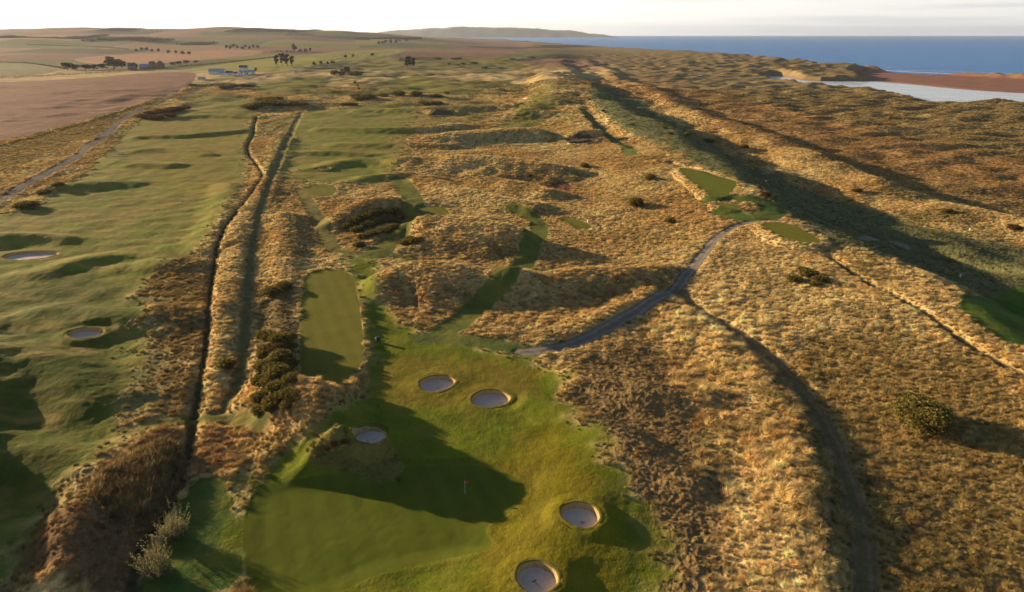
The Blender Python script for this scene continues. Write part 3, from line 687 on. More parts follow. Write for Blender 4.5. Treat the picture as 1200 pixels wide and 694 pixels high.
def scatter(name, x, y, z, scl, colr, coll, label, nvar, cat, tall=1.0):
    n = len(x); me = bpy.data.meshes.new(name); me.vertices.add(n)
    me.vertices.foreach_set('co', np.stack([x, y, z], 1).astype(F32).ravel())
    def att(nm, t, d, key): a = me.attributes.new(nm, t, 'POINT'); a.data.foreach_set(key, np.ascontiguousarray(d).ravel())
    r = np.random.default_rng(len(name) + n)
    att('rot', 'FLOAT_VECTOR', np.stack([r.normal(0, .12, n), r.normal(0, .12, n), r.uniform(-.9, .9, n) + (r.uniform(0, 1, n) < .4) * 2.0], 1).astype(F32), 'vector')
    att('scl', 'FLOAT_VECTOR', np.stack([scl, scl, scl * tall * r.uniform(.75, 1.2, n)], 1).astype(F32), 'vector')
    att('tint', 'FLOAT_COLOR', np.hstack([colr, np.ones((n, 1))]).astype(F32), 'color')
    att('vid', 'INT', r.integers(0, nvar, n).astype(np.int32), 'value')
    o = bpy.data.objects.new(name, me); col.objects.link(o); tag(o, label, cat, kind='stuff')
    g = bpy.data.node_groups.new(name, 'GeometryNodeTree'); g.interface.new_socket('Geometry', in_out='INPUT', socket_type='NodeSocketGeometry'); g.interface.new_socket('Geometry', in_out='OUTPUT', socket_type='NodeSocketGeometry')
    gi = g.nodes.new('NodeGroupInput'); go = g.nodes.new('NodeGroupOutput'); ip = g.nodes.new('GeometryNodeInstanceOnPoints'); ci = g.nodes.new('GeometryNodeCollectionInfo')
    ci.inputs['Collection'].default_value = coll; ci.inputs['Separate Children'].default_value = True; ci.inputs['Reset Children'].default_value = True
    ip.inputs['Pick Instance'].default_value = True
    def na(nm, t): a = g.nodes.new('GeometryNodeInputNamedAttribute'); a.data_type = t; a.inputs['Name'].default_value = nm; return [s for s in a.outputs if s.enabled][0]
    L = g.links; L.new(gi.outputs[0], ip.inputs['Points']); L.new(ci.outputs[0], ip.inputs['Instance'])
    e2r = g.nodes.new('FunctionNodeEulerToRotation'); L.new(na('rot', 'FLOAT_VECTOR'), e2r.inputs[0]); L.new(e2r.outputs[0], ip.inputs['Rotation'])
    L.new(na('scl', 'FLOAT_VECTOR'), ip.inputs['Scale']); L.new(na('vid', 'INT'), ip.inputs['Instance Index']); L.new(ip.outputs[0], go.inputs[0])
    md = o.modifiers.new('grass', 'NODES'); md.node_group = g
    return o
def cand(y0, y1, per_m2, umax=.80):
    area = umax * 2 * ((y1 + 24) ** 2 - (y0 + 24) ** 2) / 2; n = int(area * per_m2)
    y = np.sqrt(rng.uniform((y0 + 24) ** 2, (y1 + 24) ** 2, n)) - 24; u = rng.uniform(-umax, umax, n)
    return u * (y + 24), y
def TU_B(x, y):
    """where the tall separate tussock clumps grow"""
    return np.maximum(ss(24, 34, x) * ss(60, 54, x - .04 * (y - 90)) * ss(172, 150, y) * ss(60, 85, y), .75 * ss(8, 22, x) * ss(62, 50, x) * ss(128, 142, y) * ss(185, 165, y))
def jgrid(y0, y1, g, umax=.9):
    """one point in every cell of a square grid, shaken off its centre: tussocks that stand apart"""
    X1 = umax * (y1 + 24); nx = int(2 * X1 / g) + 1; ny = int((y1 - y0) / g) + 1
    ix, iy = np.meshgrid(np.arange(nx), np.arange(ny), indexing='ij'); ix = ix.ravel(); iy = iy.ravel()
    x = -X1 + (ix + .5 * (iy % 2) + rng.uniform(-.36, .36, len(ix))) * g; y = y0 + (iy + rng.uniform(-.36, .36, len(ix))) * g
    k = np.abs(x) < umax * (y + 24); return x[k], y[k]
def ground_dim(t, y): return 1 - .34 * (np.clip(t, 0, 1) * ss(620, 330, y))  # factor that darkens ground colour where tufts stand
if not NOTUFT:
    tot = 0
    for k, (y0, y1, g, gh) in enumerate([(44, 90, 1.0, .75), (90, 150, 1.05, .8), (150, 260, 1.15, 1.0), (260, 480, 1.3, 1.35), (480, 900, 2.1, 2.4)]):
        sets = []
        for kind, gg in (('m', g), ('b', 1.95), ('h', gh), ('f', g * .95)):
            if kind == 'b' and y0 > 160: continue
            x, y = jgrid(y0, y1, gg); z, c, t, cl = gsample(x, y)
            tk = TU_B(x, y); c = c / ground_dim(t, y)[:, None]; heath = (c.max(1) < .33)
            n1 = pn(x / (gg * 2.6), y / (gg * 2.6), 95); n2 = pn(x / (gg * 9), y / (gg * 9), 96)
            r_ = rng.uniform(0, 1, len(x)); bmz = np.clip(tk + .35 * n2, 0, 1) > .55
            if kind == 'm': kp = (r_ < t * (.86 + .5 * n1)) & ~heath & (~bmz | (r_ < .2)); s = gg * .68
            elif kind == 'b': kp = (r_ < t * (.86 + .4 * n1)) & ~heath & bmz; s = gg * .62
            elif kind == 'h': kp = (r_ < t * (.8 + .6 * n1)) & heath; s = gg * .60
            else: kp = (r_ < t * (.9 - .4 * n1)) & ~heath; s = gg * .45
            kp &= z > SEA + 1; x, y, z, c, t, n1 = x[kp], y[kp], z[kp], c[kp], t[kp], n1[kp]; n = len(x)
            if kind == 'h': s = s * np.where((x < -25) & (y < 112), 1.4, 1.0)
            sz = s * np.clip(rng.normal(1, .2, n), .55, 1.5) * (1 + .25 * n1)
            cc = c * np.clip(rng.normal(1.02, .22, n), .45, 1.7)[:, None]
            gr = (rng.uniform(0, 1, n) < .14)[:, None]; cc = np.where(gr, cc * .5 + np.array((.17, .17, .065)) * .6, cc)
            rs = (rng.uniform(0, 1, n) < .12)[:, None]; cc = np.where(rs, cc * np.array([[.95, .82, .72]]), cc)
            if kind == 'f': cc = cc * .85
            sets.append((kind, x, y, z, sz, np.clip(cc, .01, .85)))
            tot += n
        for nm, ks, coll, nv, lbs in (('marram_grass', 'mbf', C_mar, 6, ['tall golden marram grass tussocks in the foreground', 'golden marram tussocks beside the tracks', 'golden grass tussocks on the middle dunes', 'pale dune grass on the farther dunes', 'far dune grass clumps towards the sea']),
                            ('heath_grass', 'h', C_low, 4, ['low brown heath grass in the foreground', 'low brown heath grass beside the burn and tracks', 'low brown heath grass among the middle dunes', 'dull heath grass on the farther slopes', 'far dull heath clumps'])):
            ss_ = [q for q in sets if q[0] in ks]
            if not ss_: continue
            x, y, z, sz = [np.concatenate([q[i_] for q in ss_]) for i_ in (1, 2, 3, 4)]; cc = np.vstack([q[5] for q in ss_])
            if len(x): scatter(nm, x, y, z, sz, cc, coll, lbs[k], nv, 'grass', (1.0, .95, .78, .62, .55)[k])
    print('tufts', tot)
    # shaggy fringe of semi rough: short tufts sprinkled on turf edges
    print('tufts', tot)
    rp = W([(112, 575), (130, 550), (165, 532), (200, 522), (212, 545), (202, 580), (172, 612), (140, 606)])
    lo, hi = rp.min(0), rp.max(0); n = 2600; x = rng.uniform(lo[0], hi[0], n); y = rng.uniform(lo[1], hi[1], n)
    k = poly_sd(x, y, rp) > -.8 + 1.2 * rng.uniform(0, 1, n) * 0; x, y = x[k], y[k]; z = gsample(x, y)[0]; n = len(x)
    cc = np.array((.26, .19, .085)) * rng.uniform(.4, 1.6, n)[:, None]
    scatter('reed_bed', x, y, z, rng.uniform(.7, 1.7, n), cc, C_reed, 'tall tan reed bed leaning over the burn, lower left', 4, 'reeds')

# ---------------------------------------------------------------- leaf clouds
def leaves(r, centers, radii, n, size, up=0.0, shell=.55):
    """n small triangles-pairs spread through lumpy ellipsoids -> v, f"""
    centers = np.asarray(centers, float); radii = np.asarray(radii, float)
    w = radii.prod(1) ** .67; w = w / w.sum(); k = r.choice(len(centers), n, p=w)
    d = r.normal(0, 1, (n, 3)); d /= np.linalg.norm(d, axis=1)[:, None]
    rad = shell + (1 - shell) * r.uniform(0, 1, n) ** .7
    rad *= 1 + .16 * np.sin(d[:, 0] * 7 + k) * np.sin(d[:, 1] * 6 + 2 * k) + .08 * r.normal(0, 1, n)
    p = centers[k] + d * radii[k] * rad[:, None]
    a = r.normal(0, 1, (n, 3)); a[:, 2] += up; a /= np.linalg.norm(a, axis=1)[:, None]
    b = np.cross(a, r.normal(0, 1, (n, 3))); b /= np.linalg.norm(b, axis=1)[:, None] + 1e-9
    s = size * r.uniform(.6, 1.3, n)[:, None]
    v = np.stack([p - a * s, p + b * s * .55, p + a * s, p - b * s * .55], 1).reshape(-1, 3)
    return v, np.arange(n * 4).reshape(n, 4)
def cone_mesh(parts):
    """tapered stems: list of (p0, p1, r0, r1)"""
    v = []; f = []
    for p0, p1, r0, r1 in parts:
        p0 = np.array(p0, float); p1 = np.array(p1, float); d = p1 - p0; d /= np.linalg.norm(d)
        a = np.cross(d, (0.3, .8, .1)); a /= np.linalg.norm(a); b = np.cross(d, a); k = len(v); m = 7
        for pp, rr in ((p0, r0), (p1, r1)):
            for i in range(m):
                t = 2 * math.pi * i / m; v.append(pp + (a * math.cos(t) + b * math.sin(t)) * rr)
        for i in range(m): f.append((k + i, k + (i + 1) % m, k + m + (i + 1) % m, k + m + i))
    return np.array(v), np.array(f)
M_gorse = leafy('gorse_leaf', (.085, .085, .022), (.24, .19, .055), .35)
M_gorse_b = leafy('gorse_brown_leaf', (.10, .06, .025), (.17, .10, .04), .25)
M_olive = leafy('olive_leaf', (.10, .10, .025), (.24, .19, .055), .35)
M_pine = leafy('pine_leaf', (.022, .035, .015), (.06, .07, .025), .15)
M_broad = leafy('broad_leaf', (.045, .045, .02), (.11, .085, .035), .25)
M_willow = leafy('willow_leaf', (.22, .22, .09), (.42, .38, .18), .3)
M_bark = plain('bark', (.10, .07, .05), .9, .1, (6, (.18, .13, .09)), .02)
def proto_bush(name, seed, n, size, mat, flat=.62):
    r = np.random.default_rng(seed); root = empty(name, (0, 0, 0))
    cs = [(0, 0, .42)]; rs = [(.42, .42, .42)]
    for i in range(9):
        a = r.uniform(0, 6.28); q = r.uniform(.15, .34); cs.append((q * math.cos(a), q * math.sin(a), r.uniform(.22, .62))); rr = r.uniform(.16, .28); rs.append((rr, rr, rr * .95))
    v, f = leaves(r, cs, rs, n, size); v[:, 2] = np.maximum(v[:, 2], -.03 + 0 * v[:, 2])
    np_mesh('foliage', v, f, mat, False, parent=root)
    st = []
    for i in range(6):
        a = i * 1.05 + r.uniform(0, .5); st.append(((0, 0, -.08), (.28 * math.cos(a), .28 * math.sin(a), .5), .03, .012))
    v, f = cone_mesh(st); np_mesh('stem', v, f, M_bark, True, parent=root); return root
def proto_tree(name, seed, kind, n, size, mat):
    r = np.random.default_rng(seed); root = empty(name, (0, 0, 0)); cs = []; rs = []; st = [((0, 0, -.06), (.01, 0, .55), .035, .022), ((.01, 0, .55), (0, .02, .85), .022, .01)]
    if kind == 'pine':
        for i in range(12):
            a = r.uniform(0, 6.28); h = r.uniform(.30, .90); q = r.uniform(.05, .30) * (1.15 - .5 * abs(h - .6)); c = (q * math.cos(a), q * math.sin(a), h); cs.append(c); rr = r.uniform(.09, .17); rs.append((rr * 1.3, rr * 1.3, rr * .75)); st.append(((0, 0, h - .14), c, .014, .006))
    else:
        for i in range(14):
            a = r.uniform(0, 6.28); h = r.uniform(.26, .82); q = r.uniform(.05, .32) * (1.25 - h * .7); c = (q * math.cos(a), q * math.sin(a), h); cs.append(c); rr = r.uniform(.12, .22); rs.append((rr, rr, rr * .9)); st.append(((0, 0, h * .6), c, .016, .006))
    v, f = leaves(r, cs, rs, n, size); np_mesh('crown', v, f, mat, False, parent=root)
    v, f = cone_mesh(st); np_mesh('trunk', v, f, M_bark, True, parent=root); return root
PROTO = {}
def use(kind, first=None):
    """first use hands out the prototype itself, later uses copies of it and its parts"""
    fn, args = {'gorse': (proto_bush, ('gorse_bush', 1, 2600, .05, M_gorse)), 'gorse2': (proto_bush, ('gorse_bush', 2, 1500, .06, M_gorse)), 'brown': (proto_bush, ('gorse_bush', 3, 1600, .055, M_gorse_b)),
                'bigolive': (proto_bush, ('gorse_bush', 4, 9000, .028, M_olive)), 'pine': (proto_tree, ('pine_tree', 5, 'pine', 1300, .05, M_pine)), 'pine2': (proto_tree, ('pine_tree', 6, 'pine', 1300, .05, M_pine)),
                'broad': (proto_tree, ('broadleaf_tree', 7, 'b', 900, .065, M_broad)), 'broad2': (proto_tree, ('broadleaf_tree', 8, 'b', 900, .065, M_broad))}[kind]
    if kind not in PROTO: PROTO[kind] = fn(*args); return PROTO[kind]
    src = PROTO[kind]; c = src.copy(); col.objects.link(c)
    for ch in src.children:
        d = ch.copy(); col.objects.link(d); d.parent = c
    return c
def place(kind, px, py, wpx, hpx, label, cat, group=None, sink=.0):
    x, y, z = ghit(px, py); dep = y * math.cos(PITCH) + (CAMH - z) * math.sin(PITCH); m = dep / FPX
    o = use(kind); w = wpx * m
    h = hpx * m * 1.0 / max(.5, math.cos(math.atan2(CAMH, y)))
    k = 1.32 if cat == 'bush' else 1.5
    if group and 'thicket' in group or group and 'knoll' in group: k *= 1.25
    if cat == 'bush': h = min(h, w * .75) if hpx > 3 else h
    o.location = (x, y + (w * .2 if cat == 'bush' else 0), z - .1 - sink); o.rotation_euler = (0, 0, random.uniform(0, 6.28)); o.scale = (w * k, w * k * random.uniform(.85, 1.1), h * 1.1)
    tag(o, label, cat, group); return o

B = lambda *a, **k: place(*a, **k)
B('bigolive', 1083, 508, 56, 40, 'large round olive gorse bush on the golden slope at far right', 'bush')
B('gorse', 745, 243, 17, 13, 'dark gorse bush in golden grass left of the crest tee, largest there', 'bush')
B('gorse', 685, 197, 9, 8, 'small round gorse bush high on the golden dune', 'bush')
B('gorse', 763, 211, 11, 8, 'small gorse bush nearest the large crest tee', 'bush')
B('gorse2', 620, 208, 7, 6, 'tiny gorse bush in golden grass above the brown patch', 'bush')
B('brown', 898, 232, 11, 9, 'reddish brown bush in the shade right of the crest tee', 'bush')
B('gorse', 420, 290, 11, 11, 'round gorse bush standing clear at the foot of the gorse knoll', 'bush')
B('gorse', 265, 433, 19, 17, 'dark gorse bush between the burn and the grassy track', 'bush')
B('brown', 1005, 226, 10, 6, 'low brown bush on the sunlit hummocks beyond the swale', 'bush')
B('gorse2', 1110, 250, 10, 6, 'dark bush beyond the swale, left of a white post', 'bush')
B('brown', 1190, 270, 14, 7, 'low brown bush near the right edge beyond the swale', 'bush')
B('gorse2', 786, 262, 12, 7, 'low olive gorse clump in the golden grass above the gravel path', 'bush')
for i, (a, b, w, h) in enumerate([(933, 331, 16, 8), (948, 325, 18, 9), (963, 331, 16, 8), (942, 319, 12, 6), (956, 336, 12, 6)]): B('gorse2', a, b, w, h, 'low dark gorse of the clump on the slope below the golden rimmed tee', 'bush', 'gorse clump below the rimmed tee')
for a, b, w, h in [(406, 268, 11, 7), (414, 262, 12, 8), (425, 257, 13, 8), (437, 253, 13, 8), (450, 250, 13, 7), (462, 250, 11, 7), (417, 272, 11, 7), (430, 267, 14, 8), (444, 263, 14, 8), (458, 260, 13, 7), (468, 256, 10, 6), (436, 277, 12, 7), (450, 273, 13, 7), (462, 268, 10, 6), (424, 280, 10, 6)]:
    B('gorse', a, b, w, h, 'gorse packed on the shaded side of the round knoll', 'bush', 'gorse on the knoll')
for a, b, w, h in [(474, 288, 13, 7), (488, 285, 14, 7), (480, 282, 10, 6)]: B('gorse', a, b, w, h, 'dark gorse at the left end of the long bank', 'bush', 'gorse on the long bank')
for a, b, w, h in [(318, 345, 14, 9), (332, 338, 12, 8), (310, 398, 15, 12), (326, 402, 16, 12), (340, 410, 13, 11), (312, 415, 16, 13), (329, 422, 17, 13), (342, 430, 13, 11), (310, 434, 17, 13), (326, 441, 18, 14), (340, 448, 14, 11), (308, 452, 17, 13), (324, 459, 18, 14), (338, 465, 15, 11), (306, 470, 16, 12), (320, 476, 18, 12), (304, 484, 13, 9)]:
    B('gorse', a, b, w, h, 'gorse of the dense thicket between the track and the long tee', 'bush', 'gorse thicket left of the long tee', sink=0)
thick = np.array([(303, 395), (340, 395), (350, 430), (347, 470), (330, 488), (298, 490), (300, 440)])
for i in range(34):
    while True:
        a, b = random.uniform(298, 350), random.uniform(385, 488)
        if poly_sd(np.array([a]), np.array([b]), thick)[0] > 2: break
    w = random.uniform(8, 15); B(random.choice(['gorse', 'brown', 'gorse2']), a, b, w, w * .6, 'gorse of the dense thicket between the track and the long tee', 'bush', 'gorse thicket left of the long tee')
for a, b, w, h in [(382, 528, 9, 6), (392, 523, 9, 6), (403, 520, 9, 5)]: B('brown', a, b, w, h, 'low shaggy scrub on the mound beside the bunker', 'bush', 'scrub on the bunker mound')
for i, (a, b, w, h) in enumerate([(707, 131, 5, 3), (779, 151, 6, 4), (786, 158, 6, 4), (805, 160, 8, 5), (831, 168, 12, 6), (873, 174, 9, 5), (690, 118, 4, 3), (741, 147, 5, 3)]): B('gorse2', a, b, w, h, 'small dark bush dotted in the shaded swale behind the ridge', 'bush', 'bushes in the shaded swale')
for a, b, w, h in [(422, 117, 20, 5), (432, 115, 16, 5), (415, 114, 12, 4), (448, 114, 14, 5), (466, 113, 16, 7), (487, 113, 12, 7), (511, 114, 14, 4), (499, 123, 14, 5), (511, 123, 14, 5), (524, 110, 6, 3), (405, 124, 10, 4), (414, 124, 10, 4)]:
    B('gorse2', a, b, w, h, 'dark gorse in the broken row across the middle fairway', 'bush', 'gorse row across the middle')
for a, b in [(416, 98), (419, 101.5), (420.5, 105)]: B('gorse2', a, b, 3, 3, 'tiny dark bush in the short upright row of three', 'bush', 'upright row of tiny bushes')
for a, b, w, h in [(512, 70, 10, 3), (534, 70, 12, 3), (526, 76, 4, 2.5), (543, 76, 5, 3), (555, 75, 9, 3), (568, 80, 6, 2), (600, 70, 7, 2), (624, 68, 6, 2)]: B('gorse2', a, b, w, h, 'far off low gorse dotted inland of the dunes', 'bush', 'far gorse inland of the dunes')
for a, b, w, h in [(292, 128, 14, 7), (304, 126, 16, 8), (316, 124, 18, 8), (328, 125, 16, 7), (340, 124, 14, 6), (352, 124, 14, 5), (310, 119, 14, 5), (322, 118, 12, 5)]: B('gorse2', a, b, w, h, 'dark gorse of the long thicket at the head of the burn', 'bush', 'gorse thicket at the head of the burn')
for a, b, w, h in [(168, 139, 12, 6), (178, 135, 14, 6), (190, 133, 14, 6), (202, 131, 14, 6), (214, 129, 12, 5), (182, 140, 13, 5), (197, 137, 12, 5)]: B('brown', a, b, w, h, 'brown gorse of the low thicket right of the road', 'bush', 'gorse thicket right of the road')
for a, b, w, h in [(262, 104, 12, 4), (272, 103, 14, 5), (284, 102, 14, 4), (294, 102, 9, 3), (224, 101, 10, 3)]: B('gorse2', a, b, w, h, 'low dark gorse on the mound before the white buildings', 'bush', 'gorse before the buildings')
for (a, b, w, h, l) in [(68, 219, 11, 6, 'small gorse bush nearest the road, highest of three'), (50, 227, 13, 5, 'middle one of three gorse bushes beside the road'), (27, 245, 22, 9, 'largest of three gorse bushes beside the road, at the left')]: B('gorse', a, b, w, h, l, 'bush')
for a, b, w, h in [(391, 88, 8, 6), (400, 88, 8, 5), (420, 88, 9, 5), (412, 88, 8, 4)]: B('gorse2', a, b, w, h, 'low dark scrub at the foot of the small pine clump', 'bush', 'scrub under the small pine clump')
for a, b, w, h in [(406, 87.5, 5, 8), (409, 87, 4, 7), (401, 87.5, 4, 6)]: B('pine', a, b, w, h, 'small dark pine rising out of the low scrub clump', 'tree', 'pines in the scrub clump')
for a, b, w, h, l in [(325, 78.5, 7, 12, 'leftmost pine of the clump right of the white buildings'), (331, 77.5, 6, 13, 'second pine of the clump right of the white buildings'), (337, 78.5, 7, 13, 'third pine of the clump right of the white buildings'), (343, 78.5, 6, 11, 'rightmost pine of the clump right of the white buildings')]: B('pine', a, b, w, h, l, 'tree', 'pine clump by the buildings')
for a, b, w, h, l in [(478, 80.5, 8, 13, 'taller left pine of the pair beside the far fairway'), (485, 80, 6, 11, 'smaller right pine of the pair beside the far fairway')]: B('pine2', a, b, w, h, l, 'tree', 'pair of pines')
for a, b, w, h in [(79, 82, 12, 8), (90, 82, 11, 6), (100, 82, 11, 6), (110, 82, 10, 6), (120, 81, 10, 6), (144, 80, 8, 8), (202, 77, 7, 4), (210, 76, 7, 4), (218, 75, 7, 4), (230, 74, 6, 3), (160, 81, 5, 6)]:
    B('broad', a, b, w, h, 'dark broadleaf tree in the shelter belt along the farm', 'tree', 'shelter belt along the farm')
B('broad2', 134, 81, 17, 13, 'largest dark tree of the shelter belt, left of the brown farmhouse', 'tree')
far = [(160, 61), (166, 60), (172, 60), (178, 61), (186, 61), (198, 63), (206, 63), (214, 64), (222, 64), (266, 57), (270, 58), (274, 56), (278, 57), (284, 58), (288, 56), (293, 58), (297, 57), (302, 57), (346, 59), (352, 61), (358, 61), (364, 60), (405, 68), (414, 67), (437, 66), (444, 52), (448, 52), (452, 51), (458, 51), (464, 51), (300, 84), (368, 77), (376, 76), (384, 76), (390, 75)]
for a, b in far: B(random.choice(['broad', 'broad2']), a, b, random.uniform(3, 5), random.uniform(3, 4.5), 'small far tree in the scattered lines across the fields', 'tree', 'far scattered field trees')
B('broad2', 344.5, 60, 4, 8, 'tall narrow far tree standing above a field line', 'tree')

def wood(px0, px1, py, hpx, deep, label, step=7.0, name='wood'):
    r = np.random.default_rng(int(abs(px0) * 7 + py)); a = ghit(px0, py); b = ghit(px1, py); L = math.dist(a[:2], b[:2]); m = (a[1] * .93 + 22) / FPX; h = hpx * m
    n = int(min(2600, max(12, L * max(1, deep / step) / step / 1.4))); t = r.uniform(0, 1, n); x = a[0] + (b[0] - a[0]) * t; y = a[1] + (b[1] - a[1]) * t + r.uniform(0, deep, n)
    z = gsample(x, np.clip(y, 31, 11000))[0]; hh = h * r.uniform(.7, 1.15, n) * (1 + .25 * pn(x / 60, y / 60, 7))
    cs = np.stack([x, y, z + hh * .52], 1); rs = np.stack([hh * .42, hh * .42, hh * .5], 1)
    v, f = leaves(r, cs, rs, min(60000, n * 46), h * .11, shell=.4)
    o = np_mesh(name, v, f, M_broad, False); tag(o, label, name.replace('_', ' '), kind='stuff'); return o
wood(-30, 94, 46, 3.0, 260, 'dark plantation along the ridge at the far left')
wood(94, 178, 49, 2.6, 200, 'dark wood sloping down beyond the green fields')
wood(205, 242, 53, 2.8, 120, 'small dark wood right of the far field trees')
wood(318, 356, 62, 2.0, 60, 'small grey wood among the far fields')
wood(112, 152, 36.4, 1.6, 200, 'tree tops standing on the skyline at left')
wood(262, 345, 38.2, 1.5, 300, 'dark wood along the skyline left of centre')
wood(345, 440, 38.6, 1.5, 300, 'long dark wood along the skyline near the centre')
wood(415, 492, 46, 1.8, 120, 'thin far tree belt with pale walls showing')
def hedge(pts, h, wd, label, mat=None):
    r = np.random.default_rng(len(label)); w = smooth_line(np.array([ghit(*p)[:2] for p in pts]), 2); seg = np.linalg.norm(np.diff(w, axis=0), axis=1); L = seg.sum(); n = int(L / 3)
    q = np.interp(np.linspace(0, L, n), np.concatenate([[0], np.cumsum(seg)]), np.arange(len(w))); i = np.clip(q.astype(int), 0, len(w) - 2); f = (q - i)[:, None]; p = w[i] * (1 - f) + w[i + 1] * f + r.normal(0, .5, (n, 2))
    z = gsample(p[:, 0], p[:, 1])[0]; hh = h * r.uniform(.6, 1.3, n)
    v, fc = leaves(r, np.stack([p[:, 0], p[:, 1], z + hh * .4], 1), np.stack([hh * 0 + wd, hh * 0 + wd, hh * .6], 1), n * 34, .45, shell=.3)
    tag(np_mesh('hedge', v, fc, mat or M_broad, False), label, 'hedge')
hedge([(-20, 93), (60, 89), (110, 86), (150, 83.5), (190, 80.5), (235, 76.5)], 3.2, 2.5, 'long dark hedge between the ploughed field and the farm')
hedge([(235, 76.5), (280, 72), (330, 66)], 2.4, 2.0, 'hedge along the far side of the yellow green meadow')
hedge([(0, 172), (55, 157), (110, 142), (150, 127), (175, 121)], 1.0, 1.2, 'low scrubby hedge along the bottom of the ploughed field', M_olive)
hedge([(0, 73), (40, 74), (76, 81)], 2.5, 2.0, 'dark curved hedge round the grey green field')
hedge([(30, 52), (100, 54), (150, 58)], 3, 3, 'thin far hedge below the plantation')

# pale feathery shrubs, lower left
def feathery(px, py, wpx, hpx, seed, label):
    r = np.random.default_rng(seed); x, y, z = ghit(px, py); dep = y * math.cos(PITCH) + (CAMH - z) * math.sin(PITCH); m = dep / FPX
    root = empty('willow_shrub', (x, y, z)); R = wpx * m / 2; Hh = hpx * m * 1.1; v = []; st = []; vs = []
    hubs = [(r.uniform(-.5, .5) * R, r.uniform(-.5, .5) * R, r.uniform(.65, 1.05)) for _ in range(6)] + [(0, 0, 1.0)]
    for i in range(110):
        hx_, hy_, hk = hubs[i % 7]; lean = r.normal(0, .30, 2); ln = Hh * hk * r.uniform(.55, 1.08)
        foot = np.array([hx_ * .7 + r.normal(0, .12 * R), hy_ * .7 + r.normal(0, .12 * R), 0]); tip = foot + np.array([lean[0] * ln + hx_ * .5, lean[1] * ln + hy_ * .5, ln]); base = foot + (tip - foot) * r.uniform(.25, .55); st.append((tuple(foot - (0, 0, .1)), tuple(tip), .03, .008))
        k = 30; t = r.uniform(0, 1, k)[:, None]; p = base + (tip - base) * t + r.normal(0, .12, (k, 3)) * (1.25 - t)
        d = (tip - base) / np.linalg.norm(tip - base) + r.normal(0, .6, (k, 3)); d /= np.linalg.norm(d, axis=1)[:, None]; s = .14 * r.uniform(.6, 1.4, (k, 1)); b = np.cross(d, r.normal(0, 1, (k, 3))); b /= np.linalg.norm(b, axis=1)[:, None]
        vs.append(np.stack([p, p + d * s * .5 + b * s * .3, p + d * s, p + d * s * .5 - b * s * .3], 1).reshape(-1, 3))
    v = np.vstack(vs); np_mesh('foliage', v, np.arange(len(v)).reshape(-1, 4), M_willow, False, parent=root); a, b = cone_mesh(st); np_mesh('stem', a, b, M_bark, True, parent=root); tag(root, label, 'shrub', 'pale shrubs by the burn')
feathery(204, 630, 36, 30, 5, 'upper of two pale feathery shrubs beside the burn')
feathery(188, 672, 40, 34, 6, 'lower and larger of two pale feathery shrubs beside the burn')

